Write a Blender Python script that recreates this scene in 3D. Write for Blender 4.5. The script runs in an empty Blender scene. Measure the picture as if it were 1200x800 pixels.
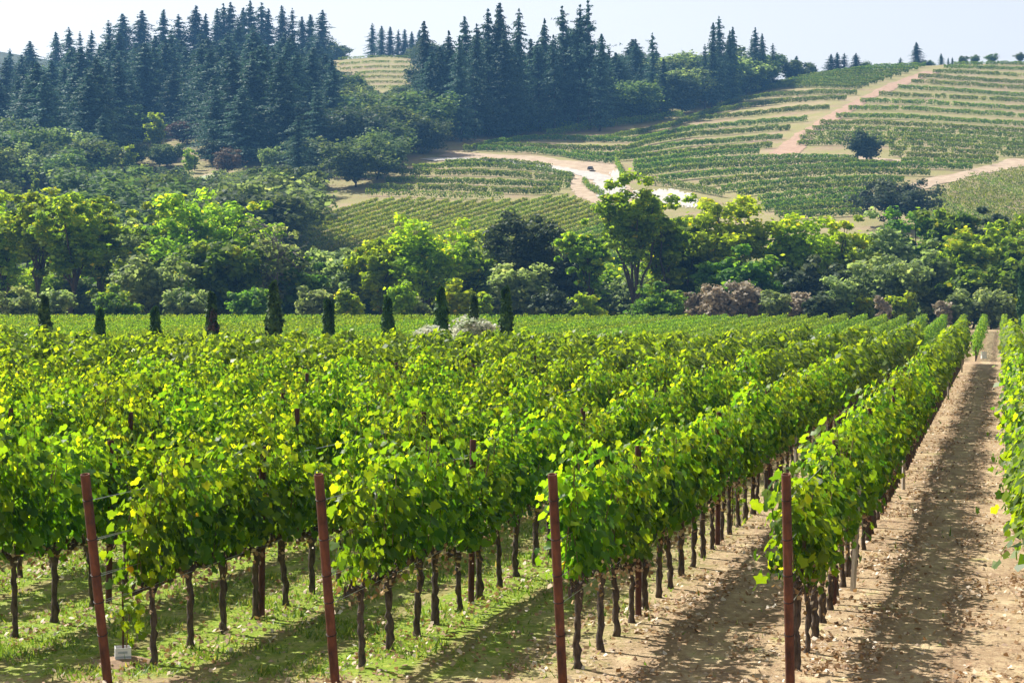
import bpy, math
import numpy as np
from mathutils import Vector, Matrix

rng = np.random.default_rng(7)
scene = bpy.context.scene
COL = scene.collection
R = math.radians

# ------------------------------------------------------------------ camera maths
CAM_H = 4.2
FPX = 2200.0                     # focal length in pixels of the 1200 px wide photograph
TH = math.atan(60 / FPX)         # pitch below the horizontal
CT, ST = math.cos(TH), math.sin(TH)
ROWT = 575.0 / FPX               # the rows run this far right per metre of depth
RDIR = np.array([ROWT, 1.0]) / math.hypot(ROWT, 1.0)
ROWYAW = -math.atan(ROWT)

def ray(px, py):
    v = (400 - py) / FPX
    return (px - 600) / FPX, CT + v * ST, v * CT - ST

def proj(x, y, z):
    r = z - CAM_H
    dep = y * CT - r * ST
    up = y * ST + r * CT
    return 600 + FPX * x / dep, 400 - FPX * up / dep

# ------------------------------------------------------------------ terrain
PXK = [-900, -60, 0, 100, 200, 300, 400, 440, 490, 550, 620, 700, 800, 860, 940, 1000, 1080, 1200, 2000]
YRK = [150, 124, 120, 100, 88, 74, 74, 66, 66, 92, 98, 95, 104, 106, 94, 84, 78, 74, 90]
DRK = [740, 740, 740, 740, 750, 760, 770, 780, 770, 700, 680, 670, 640, 630, 620, 620, 640, 650, 650]
D0K = [245] * 5 + [243, 240, 240, 238, 236, 235, 235, 238, 240, 240, 240, 240, 240, 245]

def valley(y):
    y = np.asarray(y, float)
    return np.interp(y, [0, 107, 111, 117, 177, 190, 400], [0, 0, -.2, -.3, .40, .3, .1])

def terrain(x, y):
    x = np.asarray(x, float); y = np.asarray(y, float)
    ys = np.maximum(y, 1.0)
    px = 600 + FPX * x / ys
    D = np.interp(px, PXK, DRK); yr = np.interp(px, PXK, YRK); d0 = np.interp(px, PXK, D0K)
    # soften the kinks of the tables along the ridge
    for o in (-35, 35):
        D = D + np.interp(px + o, PXK, DRK); yr = yr + np.interp(px + o, PXK, YRK); d0 = d0 + np.interp(px + o, PXK, D0K)
    D /= 3; yr /= 3; d0 /= 3
    zr = CAM_H + (340 - yr) / FPX * D
    t = (y - d0) / (D - d0)
    up = zr * np.clip(t, 0, 1) ** 1.13
    ov = np.maximum(y - D, 0)
    down = .3 * ov * ov / (ov + 40)
    bump = np.clip(t, 0, 1) * (.7 * np.sin(x * .045 + 1.3) * np.sin(y * .033) + .35 * np.sin(x * .11 + y * .07))
    return np.where(t > 0, up - down + bump * np.clip(4 * (1 - t), 0, 1), 0) + valley(y)

def hit(px, py):
    """points of the hill seen at these pixels of the photograph"""
    px = np.asarray(px, float); py = np.asarray(py, float)
    a, b, c = ray(px, py)
    kx = a / b; kz = c / b
    lo = np.full(px.shape, 225.0)
    hi = np.interp(px, PXK, DRK)
    for _ in range(40):
        m = (lo + hi) / 2
        above = (CAM_H + kz * m) > terrain(kx * m, m)
        lo = np.where(above, m, lo); hi = np.where(above, hi, m)
    y = (lo + hi) / 2
    x = kx * y
    return np.stack([x, y, terrain(x, y)], -1)

def inside(poly, x, y):
    poly = np.asarray(poly, float)
    x = np.asarray(x, float); y = np.asarray(y, float)
    r = np.zeros(x.shape, bool)
    n = len(poly)
    for i in range(n):
        x1, y1 = poly[i]; x2, y2 = poly[(i + 1) % n]
        if y1 == y2: continue
        c = (y1 > y) != (y2 > y)
        r ^= c & (x < (x2 - x1) * (y - y1) / (y2 - y1) + x1)
    return r

# ------------------------------------------------------------------ mesh helpers
class Geo:
    def __init__(self):
        self.v, self.r, self.loops, self.tot, self.mi, self.n = [], [], [], [], [], 0
    def add(self, v, f, mat=0, rnd=0.5):
        v = np.asarray(v, np.float32).reshape(-1, 3); f = np.asarray(f, np.int32)
        self.v.append(v)
        self.r.append(np.broadcast_to(np.asarray(rnd, np.float32), (len(v),)))
        self.loops.append((f + self.n).ravel())
        self.tot.append(np.full(len(f), f.shape[1], np.int32))
        self.mi.append(np.full(len(f), mat, np.int32))
        self.n += len(v)
    def mesh(self, name, mats, smooth=False):
        me = bpy.data.meshes.new(name)
        v = np.concatenate(self.v); l = np.concatenate(self.loops); t = np.concatenate(self.tot)
        me.vertices.add(len(v)); me.vertices.foreach_set('co', v.ravel())
        me.loops.add(len(l)); me.loops.foreach_set('vertex_index', l)
        me.polygons.add(len(t))
        st = np.zeros(len(t), np.int32); st[1:] = np.cumsum(t)[:-1]
        me.polygons.foreach_set('loop_start', st)
        me.polygons.foreach_set('material_index', np.concatenate(self.mi))
        me.polygons.foreach_set('use_smooth', np.full(len(t), bool(smooth)))
        at = me.attributes.new('rnd', 'FLOAT', 'POINT')
        at.data.foreach_set('value', np.concatenate(self.r).astype(np.float32))
        for m in (mats if isinstance(mats, (list, tuple)) else [mats]): me.materials.append(m)
        me.update(calc_edges=True); me.validate()
        return me

def obj(name, data, parent=None, loc=(0, 0, 0), rotz=0.0, scale=None):
    o = bpy.data.objects.new(name, data)
    COL.objects.link(o)
    if parent: o.parent = parent
    o.location = [float(c) for c in loc]; o.rotation_euler = (0, 0, float(rotz))
    if scale is not None: o.scale = scale if hasattr(scale, '__len__') else (scale,) * 3
    return o

def tag(o, label, cat, group=None):
    o['label'] = label; o['category'] = cat
    if group: o['group'] = group
    return o

def kind(o, k):
    o['kind'] = k
    return o

def unit(a):
    return a / np.maximum(np.linalg.norm(a, axis=-1, keepdims=True), 1e-9)

def cards(g, c, nrm, size, rnd, mat=0, aspect=1.0, jit=.28, rs=rng):
    """irregular four-cornered leaf faces"""
    n = len(c)
    nrm = unit(nrm)
    t = unit(np.cross(nrm, rs.normal(size=(n, 3)))); b = np.cross(nrm, t)
    s = np.broadcast_to(np.asarray(size, float), (n,))[:, None, None]
    k = np.array([[-1, -1], [1, -1], [1, 1], [-1, 1]], float)[None] * .5
    k = k * (1 + rs.uniform(-jit * 1.6, jit, size=(n, 4, 2)))
    k[..., 1] *= aspect
    v = c[:, None, :] + s * (k[..., :1] * t[:, None] + k[..., 1:] * b[:, None])
    f = np.arange(n * 4).reshape(n, 4)
    g.add(v, f, mat, np.repeat(rnd, 4))

# an outline of a five-lobed grape leaf
_ang = np.radians([-90, -62, -38, -8, 16, 44, 66, 90, 114, 136, 164, 188, 218, 242])
_rad = np.array([.30, .66, .82, .72, .98, .80, .84, 1.06, .84, .80, .98, .72, .82, .66])
LEAF = np.stack([np.cos(_ang) * _rad, np.sin(_ang) * _rad], -1)

def vine_leaves(g, c, nrm, size, rnd, mat=0, rs=rng):
    n = len(c); m = len(LEAF)
    nrm = unit(nrm)
    down = np.array([0, 0, -1.0]) + rs.normal(size=(n, 3)) * .55
    b = unit(down - (down * nrm).sum(-1, keepdims=True) * nrm); t = np.cross(b, nrm)
    k = LEAF[None] * (1 + rs.uniform(-.12, .12, size=(n, m, 1)))
    rr = (k ** 2).sum(-1)
    bend = rs.uniform(-.05, .32, size=(n, 1)); fold = rs.uniform(-.05, .35, size=(n, 1))
    h = -bend * rr + fold * np.abs(k[..., 0]) + rs.normal(size=(n, m)) * .06
    s = np.asarray(size)[:, None, None]
    v = c[:, None] + s * (k[..., :1] * t[:, None] + k[..., 1:] * b[:, None] + h[..., None] * nrm[:, None])
    v = np.concatenate([v, c[:, None]], 1)
    i = np.arange(m); tri = np.stack([i, (i + 1) % m, np.full(m, m)], -1)
    f = (np.arange(n)[:, None, None] * (m + 1) + tri[None]).reshape(-1, 3)
    g.add(v, f, mat, np.repeat(rnd, m + 1))

def tube(g, pts, rad, ns=6, mat=0, rnd=.5, cap=True):
    pts = np.asarray(pts, float); k = len(pts)
    rad = np.broadcast_to(np.asarray(rad, float), (k,))
    tan = unit(np.gradient(pts, axis=0))
    ref = np.array([.31, .2, .93]) if abs(tan[0, 2]) < .8 else np.array([1.0, .1, 0])
    u = unit(np.cross(tan, ref)); w = np.cross(tan, u)
    a = np.arange(ns) / ns * 2 * math.pi
    v = pts[:, None] + rad[:, None, None] * (np.cos(a)[None, :, None] * u[:, None] + np.sin(a)[None, :, None] * w[:, None])
    i = np.arange(k - 1)[:, None] * ns; j = np.arange(ns)[None]
    f = np.stack([i + j, i + (j + 1) % ns, i + ns + (j + 1) % ns, i + ns + j], -1).reshape(-1, 4)
    g.add(v, f, mat, rnd)
    if cap:
        for row in (0, k - 1):
            g.add(np.concatenate([v[row], pts[row][None]]), np.stack([np.arange(ns), (np.arange(ns) + 1) % ns, np.full(ns, ns)], -1), mat, rnd)

def box(g, lo, hi, mat=0):
    x0, y0, z0 = lo; x1, y1, z1 = hi
    v = [(x0, y0, z0), (x1, y0, z0), (x1, y1, z0), (x0, y1, z0), (x0, y0, z1), (x1, y0, z1), (x1, y1, z1), (x0, y1, z1)]
    g.add(v, [(0, 3, 2, 1), (4, 5, 6, 7), (0, 1, 5, 4), (1, 2, 6, 5), (2, 3, 7, 6), (3, 0, 4, 7)], mat)

ONES = ['', 'first', 'second', 'third', 'fourth', 'fifth', 'sixth', 'seventh', 'eighth', 'ninth', 'tenth', 'eleventh', 'twelfth',
        'thirteenth', 'fourteenth', 'fifteenth', 'sixteenth', 'seventeenth', 'eighteenth', 'nineteenth']
TENS = {2: ('twentieth', 'twenty'), 3: ('thirtieth', 'thirty'), 4: ('fortieth', 'forty'), 5: ('fiftieth', 'fifty'), 6: ('sixtieth', 'sixty'), 7: ('seventieth', 'seventy'), 8: ('eightieth', 'eighty'), 9: ('ninetieth', 'ninety')}
def ordinal(n):
    if n < 20: return ONES[n]
    a, b = TENS[n // 10]
    return a if n % 10 == 0 else b + '-' + ONES[n % 10]

# ------------------------------------------------------------------ materials
def new_mat(name):
    m = bpy.data.materials.new(name); m.use_nodes = True
    nt = m.node_tree; nt.nodes.clear()
    return m, nt, nt.nodes, nt.links

def ramp(N, stops):
    r = N.new('ShaderNodeValToRGB')
    e = r.color_ramp.elements
    e[0].position, e[0].color = stops[0][0], (*stops[0][1], 1)
    e[1].position, e[1].color = stops[-1][0], (*stops[-1][1], 1)
    for p, c in stops[1:-1]:
        n = e.new(p); n.color = (*c, 1)
    return r

def leaf_mat(name, stops, trans=.45, boost=(2.2, 2.0, 1.0), rough=.42, spec=.5, var=.3):
    m, nt, N, L = new_mat(name)
    at = N.new('ShaderNodeAttribute'); at.attribute_name = 'rnd'
    r = ramp(N, stops); L.new(at.outputs['Fac'], r.inputs[0])
    oi = N.new('ShaderNodeObjectInfo')
    mr = N.new('ShaderNodeMapRange'); mr.inputs[3].default_value = 1 - var; mr.inputs[4].default_value = 1 + var
    L.new(oi.outputs['Random'], mr.inputs[0])
    hs = N.new('ShaderNodeHueSaturation'); L.new(mr.outputs[0], hs.inputs['Value']); L.new(r.outputs[0], hs.inputs['Color'])
    h2 = N.new('ShaderNodeMath'); h2.operation = 'MULTIPLY_ADD'; h2.inputs[1].default_value = .03; h2.inputs[2].default_value = .485
    L.new(oi.outputs['Random'], h2.inputs[0]); L.new(h2.outputs[0], hs.inputs['Hue'])
    p = N.new('ShaderNodeBsdfPrincipled'); L.new(hs.outputs[0], p.inputs['Base Color'])
    p.inputs['Roughness'].default_value = rough; p.inputs['Specular IOR Level'].default_value = spec
    mu = N.new('ShaderNodeMix'); mu.data_type = 'RGBA'; mu.blend_type = 'MULTIPLY'; mu.inputs[0].default_value = 1
    L.new(hs.outputs[0], mu.inputs[6]); mu.inputs[7].default_value = (*boost, 1)
    tr = N.new('ShaderNodeBsdfTranslucent'); L.new(mu.outputs[2], tr.inputs['Color'])
    mx = N.new('ShaderNodeMixShader'); mx.inputs[0].default_value = trans
    L.new(p.outputs[0], mx.inputs[1]); L.new(tr.outputs[0], mx.inputs[2])
    out = N.new('ShaderNodeOutputMaterial'); L.new(mx.outputs[0], out.inputs[0])
    return m

def rough_mat(name, c1, c2, scale=8.0, rough=.85, stretch=(1, 1, 1), bump=.4, metal=0.0, spec=.3, dist=.02):
    m, nt, N, L = new_mat(name)
    tc = N.new('ShaderNodeTexCoord'); mp = N.new('ShaderNodeMapping'); mp.inputs['Scale'].default_value = stretch
    L.new(tc.outputs['Object'], mp.inputs[0])
    no = N.new('ShaderNodeTexNoise'); no.inputs['Scale'].default_value = scale; no.inputs['Detail'].default_value = 6; no.inputs['Roughness'].default_value = .65
    L.new(mp.outputs[0], no.inputs['Vector'])
    r = ramp(N, [(.32, c1), (.68, c2)]); L.new(no.outputs['Fac'], r.inputs[0])
    p = N.new('ShaderNodeBsdfPrincipled'); L.new(r.outputs[0], p.inputs['Base Color'])
    p.inputs['Roughness'].default_value = rough; p.inputs['Metallic'].default_value = metal; p.inputs['Specular IOR Level'].default_value = spec
    b = N.new('ShaderNodeBump'); b.inputs['Strength'].default_value = bump; b.inputs['Distance'].default_value = dist
    L.new(no.outputs['Fac'], b.inputs['Height']); L.new(b.outputs[0], p.inputs['Normal'])
    out = N.new('ShaderNodeOutputMaterial'); L.new(p.outputs[0], out.inputs[0])
    return m

def plain_mat(name, c, rough=.5, metal=0.0):
    return rough_mat(name, tuple(k * .85 for k in c), tuple(min(k * 1.1, 1) for k in c), 20, rough, bump=.08, metal=metal)

M_VINE = leaf_mat('vine_leaf', [(0, (.020, .055, .010)), (.35, (.048, .120, .012)), (.7, (.135, .225, .014)), (.97, (.29, .35, .02)), (1, (.36, .22, .03))],
                  trans=.64, boost=(2.8, 2.35, .6), rough=.45, spec=.3, var=.12)
M_VINEFAR = leaf_mat('vine_leaf_far', [(0, (.022, .060, .010)), (.35, (.060, .135, .013)), (.7, (.150, .25, .016)), (1, (.24, .34, .022))],
                     trans=.56, boost=(2.6, 2.2, .6), rough=.45, spec=.28, var=.1)
M_BLOCK2 = leaf_mat('young_vine_leaf', [(0, (.030, .075, .012)), (.5, (.11, .20, .018)), (.85, (.21, .30, .025)), (1, (.30, .36, .03))], trans=.45, boost=(2.0, 1.9, .7), rough=.55, spec=.15, var=.05)
M_HILLVINE = leaf_mat('hill_vine_leaf', [(0, (.035, .085, .014)), (.5, (.105, .20, .022)), (.85, (.24, .33, .035)), (1, (.36, .37, .06))],
                      trans=.4, boost=(1.9, 1.7, .8), rough=.6, spec=.12, var=.12)
M_YELVINE = leaf_mat('yellowing_vine_leaf', [(0, (.05, .095, .015)), (.5, (.15, .215, .025)), (.85, (.30, .33, .045)), (1, (.38, .30, .07))],
                     trans=.42, boost=(1.8, 1.7, .8), rough=.6, spec=.12, var=.12)
M_DRYLEAF = leaf_mat('dry_leaf', [(0, (.16, .09, .04)), (.35, (.36, .22, .11)), (.65, (.54, .42, .29)), (.93, (.72, .66, .58)), (1, (.46, .38, .08))],
                     trans=.2, boost=(1.2, 1.1, .8), rough=.6, spec=.35, var=.05)
M_GRASS = leaf_mat('grass_blade', [(0, (.06, .13, .02)), (.6, (.14, .22, .03)), (.9, (.28, .30, .06)), (1, (.40, .32, .14))], trans=.45, boost=(1.9, 1.8, .8), rough=.5, var=0)
M_BARK = rough_mat('vine_bark', (.022, .016, .012), (.135, .098, .073), 30, .95, (1, 1, .25), .9)
M_CANE = rough_mat('cane_bark', (.10, .055, .03), (.2, .13, .07), 40, .8)
M_TRUNK = rough_mat('tree_bark', (.02, .016, .013), (.075, .06, .05), 6, .95, (1, 1, .25), .8, dist=.1)
M_TRUNKG = rough_mat('grey_bark', (.09, .08, .075), (.2, .18, .165), 6, .95, (1, 1, .25), .8, dist=.1)
M_RUST = rough_mat('rusty_steel', (.035, .015, .011), (.17, .060, .030), 9, .8, (1, 1, .4), .5, 0.0, .3, .004)
M_RUSTD = rough_mat('dark_rusty_steel', (.04, .017, .012), (.12, .045, .03), 14, .8, (1, 1, .45), .35, 0.0, .3, .004)
M_WIRE = plain_mat('galvanised_wire', (.42, .42, .40), .35, .8)
M_DKWIRE = plain_mat('dark_wire', (.03, .022, .02), .5, .5)
M_PALEWOOD = rough_mat('pale_wood', (.28, .24, .20), (.50, .45, .39), 20, .85, (1, 1, .2))
M_CARTON = rough_mat('white_carton', (.55, .56, .58), (.80, .80, .80), 7, .55, bump=.1)

TREE_LEAVES = {
    'C': leaf_mat('cottonwood_leaf', [(0, (.070, .145, .022)), (.5, (.16, .27, .028)), (.85, (.28, .37, .03)), (1, (.48, .44, .03))], .62, (2.1, 1.9, .7), .6, .12, .1),
    'Y': leaf_mat('yellowing_leaf', [(0, (.10, .165, .016)), (.5, (.22, .32, .02)), (.85, (.32, .40, .02)), (1, (.50, .42, .02))], .62, (1.9, 1.8, .7), .6, .12, .08),
    'G': leaf_mat('green_leaf', [(0, (.036, .085, .018)), (.5, (.085, .175, .025)), (.85, (.17, .26, .03)), (1, (.28, .32, .03))], .58, (1.8, 1.7, .8), .6, .12, .12),
    'O': leaf_mat('oak_leaf', [(0, (.024, .044, .022)), (.5, (.050, .078, .036)), (.9, (.095, .125, .055)), (1, (.12, .15, .06))], .3, (1.4, 1.4, .9), .6, .12, .14),
    'W': leaf_mat('willow_leaf', [(0, (.075, .11, .055)), (.5, (.18, .24, .10)), (.9, (.28, .34, .15)), (1, (.38, .41, .17))], .56, (1.7, 1.7, .9), .6, .12, .12),
    'B': leaf_mat('dry_shrub_leaf', [(0, (.17, .145, .105)), (.5, (.31, .265, .20)), (.9, (.42, .36, .27)), (1, (.38, .28, .18))], .25, (1.3, 1.2, .9), .6, .12, .12),
    'P': leaf_mat('pale_flower_leaf', [(0, (.10, .15, .06)), (.4, (.24, .29, .15)), (.6, (.5, .52, .42)), (1, (.72, .71, .64))], .3, (1.1, 1.1, .9), .6, .12, .05),
    'K': leaf_mat('conifer_needle', [(0, (.018, .048, .036)), (.5, (.046, .096, .066)), (.9, (.085, .145, .088)), (1, (.11, .17, .09))], .25, (1.4, 1.4, 1.0), .6, .12, .34),
    'H': leaf_mat('hill_oak_leaf', [(0, (.034, .068, .026)), (.5, (.085, .135, .044)), (.9, (.18, .24, .075)), (1, (.22, .26, .075))], .42, (1.7, 1.6, .9), .6, .12, .3),
    'R': leaf_mat('reddish_leaf', [(0, (.055, .040, .028)), (.5, (.11, .075, .045)), (.9, (.17, .12, .06)), (1, (.2, .12, .05))], .25, (1.4, 1.2, .9), .6, .12, .1),
    'X': leaf_mat('cypress_needle', [(0, (.016, .045, .010)), (.5, (.045, .10, .018)), (.9, (.095, .17, .026)), (1, (.12, .19, .03))], .15, (1.4, 1.4, .8), .6, .12, .1),
}

# the ground: bare dry soil and straw, grass towards the left rows, dry hill soil far out
XA0 = -4.33
def ground_mat():
    m, nt, N, L = new_mat('vineyard_soil')
    ge = N.new('ShaderNodeNewGeometry')
    sp = N.new('ShaderNodeSeparateXYZ'); L.new(ge.outputs['Position'], sp.inputs[0])
    def math_(op, a, b=None):
        n = N.new('ShaderNodeMath'); n.operation = op
        for i, q in enumerate((a, b)):
            if q is None: continue
            if isinstance(q, (int, float)): n.inputs[i].default_value = q
            else: L.new(q, n.inputs[i])
        return n.outputs[0]
    def noise(scale, detail=6, rough=.6, vec=None):
        n = N.new('ShaderNodeTexNoise'); n.inputs['Scale'].default_value = scale; n.inputs['Detail'].default_value = detail; n.inputs['Roughness'].default_value = rough
        L.new(vec or ge.outputs['Position'], n.inputs['Vector'])
        return n.outputs['Fac']
    def mix(f, a, b, bt='MIX'):
        n = N.new('ShaderNodeMix'); n.data_type = 'RGBA'; n.blend_type = bt
        for i, q in ((0, f), (6, a), (7, b)):
            if isinstance(q, tuple): n.inputs[i].default_value = (*q, 1)
            elif isinstance(q, (int, float)): n.inputs[i].default_value = q
            else: L.new(q, n.inputs[i])
        return n.outputs[2]
    def sstep(x, a, b):
        n = N.new('ShaderNodeMapRange'); n.interpolation_type = 'SMOOTHSTEP'
        n.inputs[1].default_value = a; n.inputs[2].default_value = b
        L.new(x, n.inputs[0]); return n.outputs[0]
    mp = N.new('ShaderNodeMapping'); mp.inputs['Rotation'].default_value = (0, 0, -ROWYAW); mp.inputs['Scale'].default_value = (1, .45, 1)
    L.new(ge.outputs['Position'], mp.inputs[0])
    q = math_('SUBTRACT', sp.outputs['X'], math_('MULTIPLY', math_('SUBTRACT', sp.outputs['Y'], 19.9), ROWT))
    n1 = noise(.9, 7, .65); n2 = noise(9, 6, .7); n3 = noise(45, 3, .6); n4 = noise(3.2, 6, .7, mp.outputs[0])
    r1 = ramp(N, [(.25, (.15, .095, .058)), (.5, (.30, .205, .125)), (.72, (.54, .43, .275))]); L.new(n2, r1.inputs[0])
    r2 = ramp(N, [(.3, (.20, .135, .08)), (.52, (.42, .315, .19)), (.7, (.60, .49, .31))]); L.new(n4, r2.inputs[0])
    soil = mix(sstep(n1, .38, .62), r1.outputs[0], r2.outputs[0])
    soil = mix(sstep(n3, .60, .72), soil, (.56, .46, .33))
    soil = mix(math_('MULTIPLY', sstep(n3, .42, .30), .7), soil, (.12, .075, .05))
    r3 = ramp(N, [(.28, (.085, .15, .02)), (.5, (.19, .27, .03)), (.7, (.33, .36, .07))]); L.new(n2, r3.inputs[0])
    green = mix(math_('MULTIPLY', sstep(n3, .58, .7), .6), r3.outputs[0], (.42, .34, .17))
    # grass between the left rows, thinning out to the right and near the headland
    gm = math_('ADD', math_('MULTIPLY', math_('SUBTRACT', n1, .5), 3.2), math_('MULTIPLY', math_('SUBTRACT', n2, .5), 2.5))
    gq = sstep(math_('ADD', q, gm), 1.0, -1.1)
    near = sstep(math_('ADD', sp.outputs['Y'], math_('MULTIPLY', gm, .5)), 19.7, 20.6)
    near = math_('MULTIPLY', near, sstep(sp.outputs['Y'], 60, 34))
    flat = mix(math_('MULTIPLY', gq, near), soil, green)
    fr = math_('FRACT', math_('DIVIDE', math_('SUBTRACT', q, XA0), 2.43))
    def band(c, wd):
        return sstep(math_('ADD', math_('ABSOLUTE', math_('SUBTRACT', fr, c)), math_('MULTIPLY', math_('SUBTRACT', n1, .5), .10)), wd, wd * .35)
    ruts = math_('ADD', band(.30, .10), band(.70, .10))
    flat = mix(math_('MULTIPLY', ruts, .45), flat, r1.outputs[0])
    flat = mix(math_('MULTIPLY', ruts, .28), flat, (.20, .13, .08))
    flat = mix(math_('MULTIPLY', math_('MULTIPLY', band(.5, .12), sstep(n4, .4, .6)), .4), flat, (.50, .41, .24))
    spots = sstep(math_('ADD', n1, math_('MULTIPLY', n4, .4)), .80, .92)
    flat = mix(math_('MULTIPLY', spots, .6), flat, green)
    # hillside: pinkish dry earth with straw
    h1 = noise(.06, 6, .6); h2 = noise(.5, 6, .7)
    r4 = ramp(N, [(.3, (.19, .125, .085)), (.5, (.29, .205, .14)), (.7, (.38, .30, .20))]); L.new(h2, r4.inputs[0])
    r5 = ramp(N, [(.4, (.24, .16, .115)), (.6, (.34, .265, .17))]); L.new(h1, r5.inputs[0])
    hill = mix(.5, r4.outputs[0], r5.outputs[0])
    h3 = noise(.11, 5, .65); h4 = noise(1.6, 4, .7)
    hill = mix(math_('MULTIPLY', sstep(math_('ADD', h3, math_('MULTIPLY', h4, .5)), .52, .84), .75), hill, (.22, .22, .075))
    col = mix(sstep(sp.outputs['Y'], 150, 240), flat, hill)
    p = N.new('ShaderNodeBsdfPrincipled'); L.new(col, p.inputs['Base Color']); p.inputs['Roughness'].default_value = .95; p.inputs['Specular IOR Level'].default_value = .1
    b = N.new('ShaderNodeBump'); b.inputs['Strength'].default_value = .8; b.inputs['Distance'].default_value = .05
    L.new(math_('ADD', n2, math_('MULTIPLY', n3, .5)), b.inputs['Height']); L.new(b.outputs[0], p.inputs['Normal'])
    out = N.new('ShaderNodeOutputMaterial'); L.new(p.outputs[0], out.inputs[0])
    return m
M_GROUND = ground_mat()

# ------------------------------------------------------------------ ground sheet
yy = np.concatenate([np.linspace(-30, 15, 8), np.arange(17, 120, 1.0), np.arange(120, 236, 2.5), np.arange(236, 830, 3.0), np.linspace(832, 1150, 40)])
ss = np.sign(np.linspace(-1, 1, 321)) * np.abs(np.linspace(-1, 1, 321)) ** 1.35
X = ss[None] * (45 + .85 * np.maximum(yy, 0))[:, None]
Y = np.broadcast_to(yy[:, None], X.shape)
Z = terrain(X, Y)
near = (Y < 110) & (np.abs(X) < 60)
Z = Z + np.where(near, .02 * np.sin(X * 3.1 + Y * .7) * np.sin(Y * 2.3), 0)
g = Geo()
nr, nc = X.shape
ii = np.arange(nr - 1)[:, None] * nc + np.arange(nc - 1)[None]
g.add(np.stack([X, Y, Z], -1), np.stack([ii, ii + 1, ii + nc + 1, ii + nc], -1).reshape(-1, 4))
kind(obj('ground', g.mesh('ground', M_GROUND, True)), 'structure')

# far blue ridge glimpsed at the left edge
g = Geo()
xs = np.linspace(-520, -150, 60); h = 133 + 10 * np.sin(xs * .013) - .05 * (xs + 330)
prof = [(930, -1.0), (990, .6), (1040, 1.0), (1100, .8), (1140, -.5)]
V = np.array([[(x, y, k * hh if k > 0 else -20) for x, hh in zip(xs, h)] for y, k in prof])
nr, nc = V.shape[:2]; ii = np.arange(nr - 1)[:, None] * nc + np.arange(nc - 1)[None]
g.add(V, np.stack([ii, ii + 1, ii + nc + 1, ii + nc], -1).reshape(-1, 4))
kind(obj('distant_hill', g.mesh('distant_hill', rough_mat('far_woodland', (.03, .045, .03), (.06, .08, .05), .2), True)), 'structure')

# ------------------------------------------------------------------ draped tracks and bare earth
def smooth_poly(pts, step):
    pts = np.asarray(pts, float)
    d = np.concatenate([[0], np.cumsum(np.linalg.norm(np.diff(pts, axis=0), axis=1))])
    n = max(int(d[-1] / step) + 1, 2)
    t = np.linspace(0, d[-1], n)
    out = np.stack([np.interp(t, d, pts[:, i]) for i in range(pts.shape[1])], -1)
    for _ in range(4):
        out[1:-1] = (out[:-2] + 2 * out[1:-1] + out[2:]) / 4
    return out

def drape_strip(name, pxpts, width, mat, lift=.12):
    w = hit(*np.array(smooth_poly(pxpts, 2.0)).T)[:, :2]
    w = smooth_poly(w, 2.0)
    tn = unit(np.gradient(w, axis=0)); nn = np.stack([-tn[:, 1], tn[:, 0]], -1)
    wd = np.interp(np.linspace(0, 1, len(w)), np.linspace(0, 1, len(np.atleast_1d(width))), np.atleast_1d(width))
    wd = wd * (1 + .12 * np.sin(np.arange(len(w)) * .7) + .08 * rng.normal(size=len(w)))
    k = np.linspace(-.5, .5, 5)
    P = w[:, None] + nn[:, None] * (k[None, :, None] * wd[:, None, None])
    z = terrain(P[..., 0], P[..., 1]) + lift - np.abs(k)[None] * .2 * lift
    g = Geo(); nr, nc = P.shape[:2]; ii = np.arange(nr - 1)[:, None] * nc + np.arange(nc - 1)[None]
    g.add(np.concatenate([P, z[..., None]], -1), np.stack([ii, ii + 1, ii + nc + 1, ii + nc], -1).reshape(-1, 4))
    return kind(obj(name, g.mesh(name, mat, True)), 'structure')

def drape_poly(name, poly, mat, lift=.06, step=1.5):
    poly = np.array(poly, float)
    x0, y0 = poly.min(0); x1, y1 = poly.max(0)
    nx, ny = int((x1 - x0) / step) + 2, int((y1 - y0) / step) + 2
    gx, gy = np.meshgrid(x0 + np.arange(nx) * step, y0 + np.arange(ny) * step)
    jx = gx + rng.uniform(-.45, .45, gx.shape) * step; jy = gy + rng.uniform(-.45, .45, gx.shape) * step
    P = hit(jx, jy); P[..., 2] += lift
    i, j = np.meshgrid(np.arange(ny - 1), np.arange(nx - 1), indexing='ij')
    ok = inside(poly, (gx[:-1, :-1] + step / 2 + rng.normal(size=i.shape) * .8), gy[:-1, :-1] + step / 2 + rng.normal(size=i.shape) * .6)
    a = (i * nx + j)[ok]
    g = Geo(); g.add(P, np.stack([a, a + 1, a + nx + 1, a + nx], -1))
    return kind(obj(name, g.mesh(name, mat, True)), 'structure')

M_RED = rough_mat('red_dirt', (.25, .15, .10), (.38, .26, .18), .6, .95, bump=.5, dist=.3)
M_TAN = rough_mat('tan_dirt', (.28, .20, .135), (.42, .33, .235), .5, .95, bump=.5, dist=.3)
M_GRAVEL = rough_mat('pale_gravel', (.30, .28, .26), (.46, .43, .39), .6, .95, bump=.5, dist=.3)
M_WHITE = rough_mat('white_quarry_stone', (.36, .33, .29), (.55, .51, .46), .35, .95, bump=.8, dist=.8)
drape_poly('bare_earth', [(668, 192), (700, 188), (722, 193), (728, 212), (742, 222), (742, 242), (700, 240), (676, 230), (664, 214), (672, 206), (655, 199)], M_TAN, .05)
drape_poly('quarry_floor', [(742, 224), (790, 222), (815, 229), (818, 243), (752, 241)], M_WHITE, .09)
drape_poly('quarry_bank', [(714, 203), (726, 200), (731, 214), (722, 220)], M_WHITE, .09)
drape_strip('gravel_road', [(500, 188), (520, 186), (560, 187), (610, 192), (655, 199), (690, 204), (706, 210), (714, 219), (722, 232)], [5, 4.5, 5, 7], M_GRAVEL, .16)
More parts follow.
